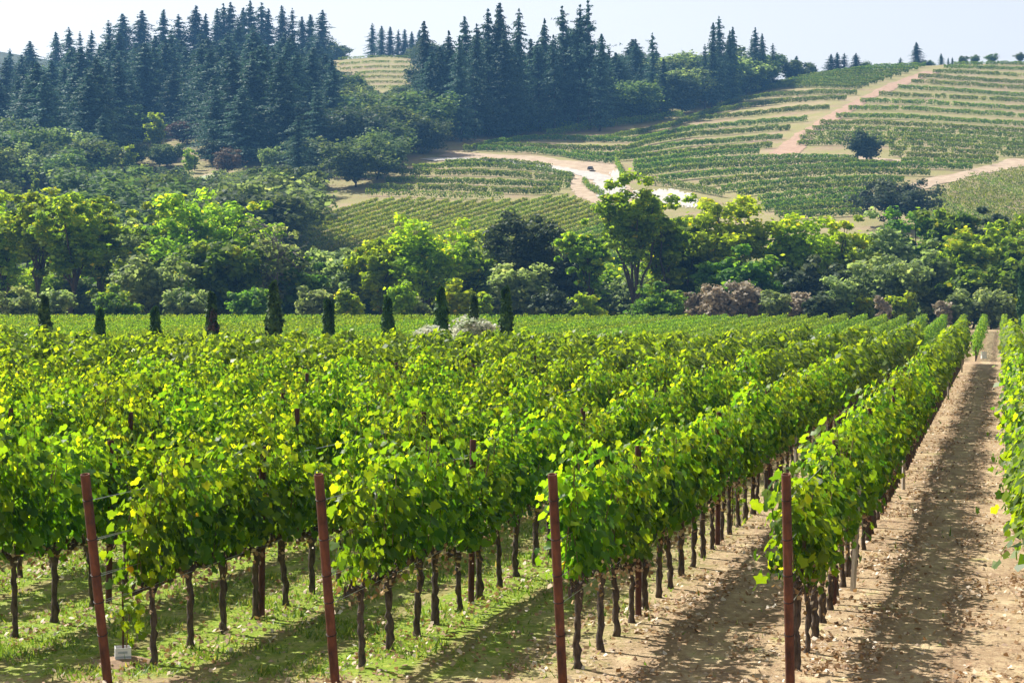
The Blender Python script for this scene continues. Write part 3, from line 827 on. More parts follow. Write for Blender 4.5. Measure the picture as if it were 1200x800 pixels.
kind(obj('fallen_leaves', g.mesh('fallen_leaves', M_DRYLEAF)), 'stuff')['label'] = 'dry fallen vine leaves scattered along the rows'

# small stones and clods along the aisles
g = Geo()
x, y, q = on_view(1500, 19.7, 45, -12, 7)
for a_, b_ in zip(x, y):
    s = rng.uniform(.012, .04)
    v = np.array([(1, 0, 0), (0, 1, 0), (-1, 0, 0), (0, -1, 0), (0, 0, .7), (.5, .5, .4)]) * s * rng.uniform(.6, 1.3, (6, 3)) + (a_, b_, .005)
    g.add(v, [(0, 5, 4), (5, 1, 4), (1, 2, 4), (2, 3, 4), (3, 0, 4), (0, 1, 5)])
kind(obj('clods', g.mesh('clods', rough_mat('clod_soil', (.18, .12, .08), (.42, .33, .25), 3))), 'stuff')['label'] = 'small clods and stones on the bare soil'

# ------------------------------------------------------------------ trees
def broad_tree(H, W, low, nclump, per, leaf, rs, rc=(.15, .24), limbs=6, lean=0.0, r0=None, split=.6, top_bias=0.0, flat=.8, bare=0.0, shell=.55):
    """trunk with limbs and a crown of leaf clumps; returns two Geos"""
    zc, hz = (low * H + H) / 2, (H - low * H) / 2
    dr = unit(rs.normal(size=(nclump, 3)))
    rad = np.where(rs.random(nclump) < .3, rs.uniform(.15, .6, nclump), shell + (1 - shell) * rs.random(nclump) ** .6)
    lob = 1 + .16 * np.sin(3 * np.arctan2(dr[:, 1], dr[:, 0]) + rs.random() * 6) + .10 * rs.normal(size=nclump)
    cs = np.stack([dr[:, 0] * W / 2, dr[:, 1] * W / 2, dr[:, 2] * hz], -1) * (rad * lob)[:, None] * .86
    # narrower towards the foot of the crown
    cs[:, :2] *= np.clip(.78 + .35 * (cs[:, 2:3] / hz), .5, 1.05)
    cs[:, 2] += zc
    cs[:, 0] += lean * (cs[:, 2] / H) * W
    rcl = rs.uniform(*rc, nclump) * min(W, 1.3 * H) * (1.1 - .25 * rad)
    gl = Geo()
    n = nclump * per
    ci = np.repeat(np.arange(nclump), per)
    d2 = unit(rs.normal(size=(n, 3)))
    rr = rs.random(n) ** .5 * (1 + .35 * np.abs(rs.normal(size=n)) * (rs.random(n) < .35))
    c = cs[ci] + d2 * (rcl[ci] * rr)[:, None] * np.array([1, 1, flat])
    nrm = d2 * .8 + np.array([0, 0, .45]) + rs.normal(size=(n, 3)) * .6
    tone = rs.normal(.42, .12, nclump)
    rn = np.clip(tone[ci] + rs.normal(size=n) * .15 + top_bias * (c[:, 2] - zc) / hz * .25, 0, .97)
    ye = rs.random(n) < .012; rn[ye] = 1.0
    ok = c[:, 2] > .15
    if bare: ok &= rs.random(n) > bare
    cards(gl, c[ok], nrm[ok], leaf * rs.uniform(.65, 1.3, ok.sum()), rn[ok], rs=rs)
    gt = Geo()
    r0 = r0 or .010 * H + .04
    sp = max(low * H * split, .5)
    base = np.array([0, 0, -.3]); fork = np.array([lean * W * .25, rs.normal() * .02 * H, sp])
    tube(gt, [base, base * .5 + fork * .5 + rs.normal(size=3) * (.01 * H, .01 * H, 0), fork], [r0 * 1.25, r0, r0 * .85], 8)
    order = rs.permutation(nclump)
    limb_pts = []
    for j in range(min(limbs, nclump)):
        e = cs[order[j]]
        t = np.linspace(0, 1, 7)[:, None]
        mid = fork + (e - fork) * .5 + np.array([0, 0, .12 * H * rs.random()]) - (e - fork) * np.array([.2, .2, 0]) * rs.random()
        P = (1 - t) ** 2 * fork + 2 * t * (1 - t) * mid + t ** 2 * e + rs.normal(size=(7, 3)) * .008 * H * np.sin(t * math.pi)
        tube(gt, P, np.linspace(r0 * .62, r0 * .12, 7), 6, cap=False)
        limb_pts += [(p, r0 * (.6 - .07 * q)) for q, p in enumerate(P)]
    LP = np.array([p for p, _ in limb_pts]); LR = np.array([r for _, r in limb_pts])
    for j in order[limbs:limbs + int((nclump - limbs) * (.95 if bare else .6))]:
        e = cs[j]; dist = np.linalg.norm(LP - e, axis=1) + np.maximum(LP[:, 2] - e[2], 0)
        q = int(np.argmin(dist)); s = LP[q]
        m = (s + e) / 2 + rs.normal(size=3) * .02 * H
        tube(gt, [s, m, e], [LR[q] * .5, LR[q] * .33, .015], 5, cap=False)
        if bare:
            for _ in range(3):
                f = e + rs.normal(size=3) * .07 * H; tube(gt, [m, (m + f) / 2 + rs.normal(size=3) * .01 * H, f], [.05, .035, .012], 4, cap=False)
    allv = np.concatenate(gl.v)
    fz = H / np.percentile(allv[:, 2], 99.2)
    wx = np.percentile(allv[:, 0], 99.0) - np.percentile(allv[:, 0], 1.0)
    fxy = np.clip(W / wx, .8, 1.6)
    K = np.array([fxy, fxy, fz], np.float32)
    gl.v = [v * K for v in gl.v]; gt.v = [v * K for v in gt.v]
    return gt, gl

def conifer(H, W, rs, droop=.25, density=1.0, bare_low=.06, ragged=.2):
    """a spire of drooping branch sprays; one mesh, needles and trunk"""
    g = Geo()
    tube(g, [(0, 0, -.6), (rs.normal() * .1, rs.normal() * .1, H * .5), (0, 0, H)], [.012 * H + .05, .008 * H, .03], 6, 1)
    nw = int(56 * density)
    zs = H * (bare_low + (1 - bare_low) * ((np.arange(nw) + rs.random(nw)) / nw) ** .85)
    C, Nn, S, Q = [], [], [], []
    lop = 1 + .25 * rs.normal(size=nw)
    for i, z in enumerate(zs):
        tz = z / H
        L0 = W / 2 * (1 - tz) ** .72 * np.clip(lop[i], .5, 1.4) * min(1, .55 + tz * 3)
        nb = rs.integers(6, 10) if tz < .9 else 5
        for b in range(nb):
            a = rs.random() * 2 * math.pi
            L = L0 * (1 + ragged * rs.normal()) + .25; z = zs[i] + rs.normal() * .35 * (1 - .7 * tz)
            k = int(np.clip(L * 8.5, 5, 32))
            t = (np.arange(k) + rs.random(k)) / k
            r = L * t
            zz = z - droop * L * t ** 1.4 + .1 * L * t + rs.normal(size=k) * .12
            la = rs.normal(size=k) * .13 * L * (1.1 - t)
            C.append(np.stack([r * math.cos(a) - la * math.sin(a), r * math.sin(a) + la * math.cos(a), zz], -1))
            Nn.append(np.stack([np.full(k, math.cos(a) * .45), np.full(k, math.sin(a) * .45), np.full(k, .8)], -1) + rs.normal(size=(k, 3)) * .45)
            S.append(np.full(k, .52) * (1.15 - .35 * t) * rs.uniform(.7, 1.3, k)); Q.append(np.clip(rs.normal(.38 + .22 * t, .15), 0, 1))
    C, Nn, S, Q = map(np.concatenate, (C, Nn, S, Q))
    S = S * (H / 28) ** .5
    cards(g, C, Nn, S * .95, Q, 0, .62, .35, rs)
    return g

# --- wooded hill: conifers and oaks, one mesh each, from a few shapes
CON = [conifer(28, w, np.random.default_rng(40 + i), dr_, [1, 1.1, .85, 1.15, .95, 1.1, .8, .75, .7, .6, 1.2][i], bl, rg).mesh('conifer', [TREE_LEAVES['K'], M_TRUNK])
       for i, (w, dr_, bl, rg) in enumerate([(12, .25, .03, .2), (13.5, .3, .03, .25), (11, .2, .05, .2), (14, .35, .03, .3), (12.5, .15, .04, .3), (10.5, .25, .05, .25), (12.5, .28, .08, .4), (11.5, .1, .08, .45), (13, .4, .1, .55), (10, .05, .16, .6), (14.5, .3, .02, .35)])]
def one_mesh(gt, gl, leafmat, bark=None):
    g = Geo()
    g.v += gl.v; g.r += gl.r; g.loops += gl.loops; g.tot += gl.tot; g.mi += gl.mi; g.n = gl.n
    for v, r, l, t in zip(gt.v, gt.r, gt.loops, gt.tot):
        pass
    off = g.n
    g.v += gt.v; g.r += gt.r; g.loops += [l + off for l in gt.loops]; g.tot += gt.tot; g.mi += [m + 1 for m in gt.mi]; g.n += gt.n
    return g.mesh('tree', [leafmat, bark or M_TRUNK])
def hill_oak(i, mat, H=12, W=12, low=.12, nclump=64, per=95, leaf=.40, rc=(.10, .18)):
    rs = np.random.default_rng(300 + i)
    return one_mesh(*broad_tree(H, W, low, nclump, per, leaf, rs, rc, 5, 0, None, .8), mat)
OAK = [hill_oak(i, TREE_LEAVES['H'], W=w) for i, w in enumerate([12, 13.5, 11, 14, 10, 12.5])]
OAKC = [hill_oak(20 + i, TREE_LEAVES['O'], W=w) for i, w in enumerate([12, 14, 11])]
OAKW = [hill_oak(30 + i, TREE_LEAVES['W'], W=w) for i, w in enumerate([12, 10])]
OAKR = [hill_oak(40 + i, TREE_LEAVES['R'], W=w) for i, w in enumerate([12, 11])]
POPL = [hill_oak(50 + i, TREE_LEAVES['Y'], 12, w, .05, 48, 100, .36, (.13, .21)) for i, w in enumerate([5.5, 3.0])]

def hill_tree(px, py, H, meshes, name, label, cat, group, base=12.0, wid=1.0, at=None):
    P = hit(np.array(px), np.array(py)) if at is None else np.asarray(at, float)
    s = H / base
    o = obj(name, meshes[rng.integers(len(meshes))], loc=(P[0], P[1], P[2] - .25), rotz=rng.random() * 6.28, scale=(s * wid, s * wid, s))
    o.rotation_euler[0] = rng.normal() * .022; o.rotation_euler[1] = rng.normal() * .022
    tag(o, label, cat, group)
    return P

# trees whose tops draw the skyline: (px, base y, top y, width factor)
SKY_LEFT = [(-12, 124, 62, 1), (12, 122, 58, 1), (35, 116, 48, 1), (66, 108, 38, .8), (82, 104, 33, 1), (96, 103, 37, .7), (107, 100, 36, .7), (128, 98, 24, 1), (145, 95, 17, 1), (164, 93, 13, 1),
            (190, 92, 11, .9), (210, 90, 17, .9), (228, 88, 7, .9), (240, 86, 16, .8), (254, 84, 10, .8), (263, 82, 4, .8), (272, 82, 3, .8), (283, 82, 9, .8), (294, 80, 1, .85), (305, 80, 3, .8), (314, 80, 10, .9),
            (332, 80, 7, .8), (342, 80, 10, .8), (355, 80, 19, .8), (364, 80, 17, .8), (376, 84, 12, .9)]
for i, (px, by, ty, w) in enumerate(SKY_LEFT):
    P = hit(np.array(px), np.array(by + 4)); H = (by + 4 - ty) / FPX * P[1]
    hill_tree(px, by + 4, H, CON, 'conifer', f'{ordinal(i + 1)} conifer from the left along the skyline of the left hill', 'conifer', 'conifers on the left skyline', 28, w * rng.uniform(1.1, 1.6))
RID = [(437, 70, 29, .9), (447, 70, 31, .8), (457, 70, 32, .9), (466, 70, 36, .8), (474, 70, 35, .8), (482, 70, 38, .8), (490, 71, 36, .8)]
for i, (px, by, ty, w) in enumerate(RID):
    P = hit(np.array(px), np.array(67.)); P[1] += 22; P[0] *= (P[1]) / (P[1] - 22); P[2] = terrain(P[0], P[1])
    H = CAM_H + (340 - ty) / FPX * P[1] - P[2]
    hill_tree(0, 0, H, CON, 'conifer', f'{ordinal(i + 1)} conifer from the left in the grove above the small ridge vineyard', 'conifer', 'conifers above the small ridge vineyard', 28, w * 1.3, at=P)
MID = [(500, 148, 26, .85), (513, 160, 60, .9), (528, 152, 37, .85), (541, 166, 44, .9), (547, 150, 20, .8), (557, 162, 30, .9), (573, 160, 12, .85), (587, 160, 5, .85), (596, 163, 40, 1), (605, 158, 12, .85), (622, 150, 45, .8),
       (636, 146, 23, .75), (650, 156, 40, .9), (662, 152, 8, .85), (677, 152, 6, .85), (691, 152, 1, .95), (703, 154, 40, 1), (716, 148, 80, .9), (765, 134, 39, .8), (777, 140, 68, 1), (752, 144, 74, .9)]
for i, (px, by, ty, w) in enumerate(MID):
    P = hit(np.array(px), np.array(by)); H = (by - ty) / FPX * P[1]
    hill_tree(px, by, H, CON, 'conifer', f'{ordinal(i + 1)} conifer from the left in the tall central stand above the terraces', 'conifer', 'conifers of the central stand', 28, w)
RGT = [(826, 128, 52, .8), (834, 126, 27, .8), (844, 124, 20, .8), (852, 122, 36, .8), (858, 120, 31, .8), (880, 108, 44, .8), (886, 108, 32, .8), (894, 106, 39, .8), (906, 102, 51, .9)]
for i, (px, by, ty, w) in enumerate(RGT):
    P = hit(np.array(px), np.array(by)); H = (by - ty) / FPX * P[1]
    hill_tree(px, by, H, CON, 'conifer', f'{ordinal(i + 1)} conifer from the left in the group at the left crest of the terraces', 'conifer', 'conifers at the crest of the terraces', 28, w)
FARR = [(933, 66, 1, 0), (947, 74, 1, 1), (973, 64, 1.1, 0), (981, 62, 1.1, 0), (990, 63, .9, 0), (1002, 63, 1.2, 0), (1012, 74, 1, 1), (1055, 68, 1, 0), (1075, 50, 1, 0), (1088, 73, 1, 1), (1103, 63, .9, 0), (1111, 69, .7, 0), (1116, 71, .7, 0),
        (1128, 73, 1, 1), (1142, 68, 1, 1), (1162, 71, 1, 1), (1195, 67, 1, 1)]
for i, (px, ty, w, br) in enumerate(FARR):
    P = hit(np.array(px), np.array(80.)); k = (P[1] + 18) / P[1]; P[0] *= k; P[1] *= k; P[2] = terrain(P[0], P[1])
    H = max(CAM_H + (340 - ty) / FPX * P[1] - P[2], 3.5)
    lab = f'{ordinal(i + 1)} treetop from the left poking above the bare crest of the right hill'
    if br: hill_tree(0, 0, H, OAK, 'broadleaf_tree', lab, 'tree', 'treetops above the right crest', 12, w, at=P)
    else: hill_tree(0, 0, H, CON, 'conifer', lab, 'conifer', 'treetops above the right crest', 28, w * 1.5, at=P)

# the body of the wood, sown in the hill's own metres
FOREST = [(-70, 330), (-70, -50), (392, -50), (396, 112), (440, 116), (494, 108), (496, -50), (935, -50), (935, 99), (900, 105), (850, 119), (800, 136), (742, 146), (700, 150), (600, 157), (545, 161), (520, 171), (503, 184), (470, 200), (430, 222), (400, 238), (352, 258), (334, 268), (334, 330)]
CAPX = [-70, 0, 60, 130, 200, 250, 300, 340, 378, 388, 396, 410, 440, 480, 496, 502, 530, 560, 590, 640, 690, 705, 740, 800, 830, 870, 925, 940]
CAPY = [64, 62, 44, 28, 20, 14, 8, 14, 30, 50, 78, 100, 112, 104, 90, 40, 45, 30, 20, 28, 12, 48, 40, 48, 48, 58, 66, 88]
CLEAR = [(234, 201), (260, 201), (260, 216), (234, 216)]
STAND_OUT = [(183, 178, 133), (151, 204, 170), (222, 203, 174), (229, 200, 177), (43, 236, 199), (214, 170, 142), (268, 206, 174), (316, 202, 172), (248, 209, 200), ]
pts = []
gx, gy = np.meshgrid(np.arange(-230, 110, 10.4), np.arange(246, 790, 10.4))
wx = gx + rng.uniform(-3.6, 3.6, gx.shape); wy = gy + rng.uniform(-3.6, 3.6, gx.shape)
wz = terrain(wx, wy); fx, fy = proj(wx, wy, wz)
ok = inside(FOREST, fx, fy) & ~inside(CLEAR, fx, fy) & (fx > -45)
yc = np.interp(fx, [-60, 0, 100, 150, 180, 290, 330, 380, 440, 500, 720, 760, 830, 940], [196, 196, 202, 188, 186, 206, 214, 196, 150, 172, 160, 112, 100, 90])
cone = ok & (((fy < yc) & (rng.random(fx.shape) < .85)) | ((fy >= yc) & (rng.random(fx.shape) < .06)))
cone &= ~((fx > 396) & (fx < 497))
cap = np.interp(fx, CAPX, CAPY)
cap = np.where((fx > 230) & (fx < 262) & (fy > 205), np.maximum(cap, 215), cap)
low_band = (fy > 205)
nk = nb_ = 0
conlist, oaklist = [], []
for j in np.argwhere(ok):
    j = tuple(j)
    H = rng.uniform(17, 27) if cone[j] else rng.uniform(7.5, 13)
    if cone[j]: cap[j] += rng.uniform(4, 34)
    if cone[j] and fy[j] > yc[j]: H = rng.uniform(10, 16)
    H = min(H, (fy[j] - cap[j]) / FPX * wy[j])
    for (sx, sb, st) in STAND_OUT:
        if abs(fx[j] - sx) < .3 * (sb - st) + .62 * H / wy[j] * FPX * (.45 if cone[j] else 1) and fy[j] > sb - 3:
            H = min(H, (fy[j] - (sb - .22 * (sb - st))) / FPX * wy[j])
        elif abs(fx[j] - sx) < 8 and abs(fy[j] - sb) < 8: H = 0
    if H < 4.5: continue
    if cone[j] and H < 9: cone[j] = False
    (conlist if cone[j] else oaklist).append((fx[j], fy[j], wx[j], wy[j], wz[j], H))
# keep the nearest of each kind
conlist.sort(key=lambda t: t[3]); oaklist.sort(key=lambda t: t[3])
NCON = 300 - len(SKY_LEFT) - len(RID) - len(MID) - len(RGT) - 11
def zone(px, py):
    if px < 225: return 'the wooded slope at far left'
    if px < 395: return 'the wooded slope above the lawn clearing'
    if px < 500: return 'the gully below the small ridge vineyard'
    if px < 720: return 'the wood behind the central stand'
    return 'the wood left of the terraced crest'
for (px, py, x, y, z, H) in conlist[:NCON]:
    zn = zone(px, py)
    hill_tree(0, 0, H, CON, 'conifer', f'dark green conifer crowded in {zn}', 'conifer', f'conifers of {zn}', 28, rng.uniform(1.35, 2.0), at=(x, y, z))
for (px, py, x, y, z, H) in oaklist[:300]:
    zn = zone(px, py); u = rng.random()
    if px > 700 and u < .3: ms, lab, gp = OAKW, f'pale grey-green broadleaf tree in {zn}', 'pale broadleaf trees of '
    elif u < .70: ms, lab, gp = OAK, f'rounded green oak in {zn}', 'green oaks of '
    elif u < .90: ms, lab, gp = OAKC, f'rounded dark oak in {zn}', 'dark oaks of '
    else: ms, lab, gp = OAKW, f'pale grey-green broadleaf tree in {zn}', 'pale broadleaf trees of '
    hill_tree(0, 0, H, ms, 'oak_tree' if 'oak' in lab else 'broadleaf_tree', lab, 'tree', gp + zn, 12, rng.uniform(1.05, 1.5), at=(x, y, z))
import sys; sys.stderr.write(f'forest {len(conlist)} {len(oaklist)} rows {hill_rows}\n'); open('/tmp/dbg','w').write(f'{len(conlist)} {len(oaklist)} {hill_rows}')

# single trees on the hill that stand out
for (px, by, ty, ms, nm, lab, wid) in [
    (183, 178, 133, POPL[:1], 'poplar_tree', 'tall yellow-green poplar highest on the left wooded slope', 1.0),
    (151, 204, 170, POPL[:1], 'poplar_tree', 'smaller yellow-green poplar on the left slope, below the tallest poplar', 1.0),
    (222, 203, 174, POPL[:1], 'poplar_tree', 'yellow-green poplar just left of the lawn clearing', .9),
    (229, 200, 177, POPL[1:], 'poplar_tree', 'slim yellow-green poplar close to the left side of the clearing', 1.2),
    (43, 236, 199, POPL[1:], 'poplar_tree', 'narrow bright yellow poplar spire at far left above the valley trees', .8),
    (214, 170, 142, OAKR, 'broadleaf_tree', 'large reddish brown tree above the lawn clearing, beside the tall poplar', 1.1),
    (268, 206, 174, OAKR, 'broadleaf_tree', 'reddish brown rounded tree right of the lawn clearing', 1.1),
    (316, 202, 172, OAKW, 'broadleaf_tree', 'pale khaki rounded tree right of the reddish tree', 1.0),
    (248, 150, 136, OAK, 'broadleaf_tree', 'flat topped green tree in the gap above the clearing', 1.0),
    (108, 255, 222, OAKW, 'broadleaf_tree', 'silvery grey rounded tree behind the left valley cottonwoods', 1.2),
    (138, 268, 232, OAKW, 'broadleaf_tree', 'grey-blue rounded tree behind the left valley, right of the silvery tree', 1.1),
    (300, 258, 203, OAK, 'oak_tree', 'broad green oak overlooking the big valley cottonwoods', 1.4),
    (345, 255, 196, OAK, 'oak_tree', 'tall green tree at the lower left corner of the dense vineyard slope', 1.0),
    (1017, 191, 153, OAKC, 'oak_tree', 'lone round dark oak standing in the middle of the right vineyard slope', 1.22)]:
    P = hit(np.array(float(px)), np.array(float(by))); H = (by - ty) / FPX * P[1]
    hill_tree(px, by, H, ms, nm, lab, 'tree', None, 12, wid)

# --- the valley belt, each tree with its own trunk and crown
WARM = {'C': (.18, 105, 80, .25, (.055, .105), 10), 'Y': (.14, 110, 80, .25, (.06, .11), 10), 'G': (.05, 110, 72, .33, (.08, .13), 6), 'O': (.05, 100, 75, .31, (.08, .13), 6),
        'W': (.04, 110, 72, .26, (.08, .13), 5), 'S': (.0, 48, 70, .22, (.11, .18), 4), 'D': (.22, 52, 34, .3, (.10, .16), 9)}
SMALL = {}
def belt_tree(px, d, ty, wpx, typ, label, name, cat, group=None, mat=None, low=None, lean=0.0, bark=None, bare=0.0, shell=.42, seed=None, bz=None, split=None):
    x = (px - 600) / FPX * d * 1.0
    zb = float(terrain(x, d)) if bz is None else bz
    H = CAM_H + (340 - ty) / FPX * d - zb
    W = wpx / FPX * d * (.9 if typ in 'CYG' else .95)
    lo, nc_, per, leaf, rc, limbs = WARM[typ]
    lo = lo if low is None else low
    if mat == 'P': nc_, per, leaf, rc = 70, 90, .10, (.10, .2)
    rs = np.random.default_rng(seed or int(px * 7 + ty * 13 + d))
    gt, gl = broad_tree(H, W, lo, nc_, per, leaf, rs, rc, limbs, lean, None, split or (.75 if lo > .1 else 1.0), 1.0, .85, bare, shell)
    root = obj(name, None, loc=(x, d, zb)); root.empty_display_size = .5
    tag(root, label, cat, group)
    obj('trunk', gt.mesh('trunk', bark or M_TRUNK, True), root)
    obj('crown', gl.mesh('crown', TREE_LEAVES[mat or (typ if typ in TREE_LEAVES else 'C')]), root)
    return root
T = belt_tree
T(2, 208, 236, 92, 'C', 'leafy green cottonwood cut by the left picture edge', 'cottonwood_tree', 'tree')
T(44, 204, 226, 86, 'C', 'tall open cottonwood second from the left edge, with forked dark trunk', 'cottonwood_tree', 'tree', low=.3)
T(84, 200, 231, 92, 'C', 'tall cottonwood with leaning dark stems, behind the leftmost cypress', 'cottonwood_tree', 'tree', low=.32, lean=.08)
T(116, 210, 234, 74, 'C', 'green cottonwood with a few yellow leaves, left of the grey-green gap', 'cottonwood_tree', 'tree', low=.2)
T(152, 226, 262, 62, 'W', 'grey-green willow in the gap between the two cottonwood groups', 'willow_tree', 'tree')
T(196, 214, 240, 74, 'C', 'bright green cottonwood at the left side of the big rounded group', 'cottonwood_tree', 'tree', low=.12)
T(238, 206, 230, 116, 'C', 'largest bright green cottonwood, in the middle of the big rounded group', 'cottonwood_tree', 'tree', low=.1)
T(292, 212, 240, 92, 'C', 'bright green cottonwood at the right side of the big rounded group', 'cottonwood_tree', 'tree', low=.12)
T(178, 190, 304, 82, 'W', 'grey-green bushy willow in front of the big cottonwood group', 'willow_tree', 'tree')
T(265, 194, 286, 100, 'G', 'dense dark green maple under the big cottonwood group', 'maple_tree', 'tree')
T(322, 196, 262, 74, 'D', 'half bare lichen-grey tree with twisted branches, behind the tallest cypress', 'lichen_tree', 'tree', mat='W', bark=M_TRUNKG, bare=.45, low=.2)
T(348, 198, 298, 66, 'G', 'dark green tree right of the half bare lichen-grey tree', 'maple_tree', 'tree')
T(380, 214, 296, 66, 'W', 'pale willow below the left end of the dense vineyard slope', 'willow_tree', 'tree')
T(408, 206, 298, 54, 'W', 'small pale willow left of the yellow cottonwood', 'willow_tree', 'tree')
T(446, 202, 284, 72, 'Y', 'yellowing low tree at the left side of the yellow cottonwood', 'cottonwood_tree', 'tree', low=.1)
T(498, 200, 257, 108, 'Y', 'spreading yellow-green cottonwood with a dark forked trunk, above the pale shrubs', 'cottonwood_tree', 'tree', low=.2, mat='Y', shell=.5, split=.45)
T(548, 208, 274, 74, 'C', 'loose green tree right of the spreading yellow cottonwood', 'cottonwood_tree', 'tree', low=.1)
T(580, 216, 272, 62, 'W', 'pale green willow left of the dark leaning willow', 'willow_tree', 'tree')
T(628, 204, 254, 84, 'W', 'dark leaning willow with a rounded crown left of the tall open cottonwood', 'willow_tree', 'tree', mat='O', low=.12, lean=-.1)
T(606, 196, 312, 66, 'W', 'grey bushy willow at the foot of the dark leaning willow', 'willow_tree', 'tree')
T(660, 214, 292, 50, 'O', 'small dark oak between the leaning willow and the open cottonwoods', 'oak_tree', 'tree')
T(697, 198, 262, 64, 'C', 'slim open cottonwood leaning left beside the tallest cottonwood', 'cottonwood_tree', 'tree', low=.3, lean=-.22, shell=.6)
T(744, 196, 209, 92, 'C', 'tallest open cottonwood with a dark forked trunk in the middle', 'cottonwood_tree', 'tree', low=.34, shell=.3, split=.3)
T(778, 202, 234, 76, 'C', 'green cottonwood touching the right side of the tallest one', 'cottonwood_tree', 'tree', low=.22)
T(800, 208, 258, 76, 'G', 'dark green tree left of the lime yellow maple', 'maple_tree', 'tree', low=.12)
T(852, 206, 233, 110, 'Y', 'large lime yellow maple with a dark underside, right of centre', 'maple_tree', 'tree', low=.2)
T(868, 196, 296, 88, 'O', 'dark oak in the shade under the lime yellow maple', 'oak_tree', 'tree', mat='G')
T(932, 206, 256, 92, 'Y', 'lime yellow rounded tree below the terraces, left of a twin', 'maple_tree', 'tree', low=.15)
T(986, 208, 258, 84, 'Y', 'lime yellow rounded tree, right of its twin', 'maple_tree', 'tree', low=.12)
T(955, 194, 306, 74, 'O', 'dark oak below the two lime yellow rounded trees', 'oak_tree', 'tree')
T(1030, 222, 254, 74, 'W', 'grey-green willow right of the lime yellow trees', 'willow_tree', 'tree')
T(1072, 226, 249, 82, 'O', 'dark green rounded tree under the wide hillside oak', 'oak_tree', 'tree', mat='G')
T(1108, 222, 250, 66, 'G', 'green rounded tree right of the wide hillside oak', 'maple_tree', 'tree')
T(1158, 226, 249, 60, 'O', 'dark blue-green oak below the dry patchy slope', 'oak_tree', 'tree')
T(1134, 204, 270, 84, 'C', 'fresh green cottonwood in front of the dark blue-green oak', 'cottonwood_tree', 'tree', low=.16)
T(1182, 210, 258, 74, 'Y', 'yellow-green tree near the right picture edge', 'maple_tree', 'tree', mat='C', low=.12)
T(1042, 192, 304, 92, 'W', 'broad grey olive-like willow in the right valley foreground', 'willow_tree', 'tree')
T(1086, 196, 288, 50, 'W', 'upright grey willow beside the broad olive-like willow', 'willow_tree', 'tree')
T(1142, 192, 316, 78, 'G', 'low green tree in front of the fresh green cottonwood', 'maple_tree', 'tree')
T(1204, 198, 280, 60, 'G', 'dark green tree cut by the right picture edge', 'maple_tree', 'tree')
# the wide oak on the slope above the belt
P = hit(np.array(1050.), np.array(268.))
T(1050, float(P[1]), 212, 108, 'O', 'wide dark oak with open branches on the slope above the right valley trees', 'oak_tree', 'tree', low=.16, bare=.12, shell=.5)
# shrubs in front of the belt
for (px, ty, w, m, nm, lab) in [
    (22, 338, 46, 'W', 'shrub', 'grey-green shrub under the left edge cottonwood'), (62, 342, 44, 'W', 'shrub', 'grey-green shrub between the two leftmost cypresses'),
    (135, 336, 48, 'G', 'shrub', 'dark green shrub behind the second cypress'), (212, 342, 40, 'W', 'shrub', 'grey-green shrub left of the fourth cypress'),
    (232, 344, 34, 'W', 'shrub', 'small pale shrub directly behind the fourth cypress'), (290, 340, 44, 'G', 'shrub', 'dark green shrub left of the tallest cypress'),
    (370, 338, 40, 'W', 'shrub', 'pale shrub behind the sixth cypress'), (404, 342, 36, 'C', 'shrub', 'light green shrub right of the sixth cypress'),
    (418, 349, 16, 'Y', 'shrub', 'small bright yellow shrub left of the seventh cypress'), (472, 332, 34, 'Y', 'shrub', 'golden yellow shrub under the spreading yellow cottonwood'),
    (484, 346, 40, 'W', 'shrub', 'grey shrub in front of the golden yellow shrub'), (536, 330, 40, 'Y', 'shrub', 'yellow-green shrub right of the eighth cypress'),
    (562, 344, 34, 'C', 'shrub', 'pale green shrub behind the smallest cypress'), (648, 336, 48, 'O', 'shrub', 'dark shrub under the leaning willow'),
    (684, 346, 40, 'Y', 'shrub', 'yellowish shrub at the foot of the open cottonwoods'), (770, 332, 58, 'G', 'shrub', 'dark green shrub right of the tallest cottonwood trunk'),
    (818, 344, 30, 'B', 'shrub', 'leftmost of the brown dry shrubs'), (846, 336, 44, 'B', 'shrub', 'second of the brown dry shrubs from the left'),
    (872, 332, 44, 'B', 'shrub', 'tallest of the brown dry shrubs'), (905, 342, 32, 'W', 'shrub', 'grey-green shrub between the brown dry shrubs'),
    (934, 344, 38, 'B', 'shrub', 'rightmost brown dry shrub'), (912, 355, 10, 'Y', 'shrub', 'tiny yellow shrub at the edge of the far rows'), (984, 326, 42, 'W', 'shrub', 'upright grey-green shrub left of the broad willow'),
    (1014, 350, 22, 'Y', 'shrub', 'small amber shrub under the broad willow'), (1036, 348, 18, 'B', 'shrub', 'small tan shrub under the broad willow'), (1058, 344, 32, 'Y', 'shrub', 'yellow-green shrub right of the broad willow'),
    (1106, 354, 20, 'B', 'shrub', 'orange-tan shrub at the end of the far rows'), (1122, 342, 44, 'W', 'shrub', 'grey-green shrub at the far end of the aisle, left one'),
    (1162, 340, 48, 'W', 'shrub', 'grey-green shrub at the far end of the aisle, right one'), (1188, 350, 18, 'Y', 'shrub', 'small ochre shrub near the right picture edge'),
    (960, 345, 34, 'O', 'shrub', 'dark shrub left of the upright grey-green shrub')]:
    T(px, 183 + (px % 5), ty, w, 'S', lab, nm, 'shrub', 'shrubs along the field edge', mat=m)
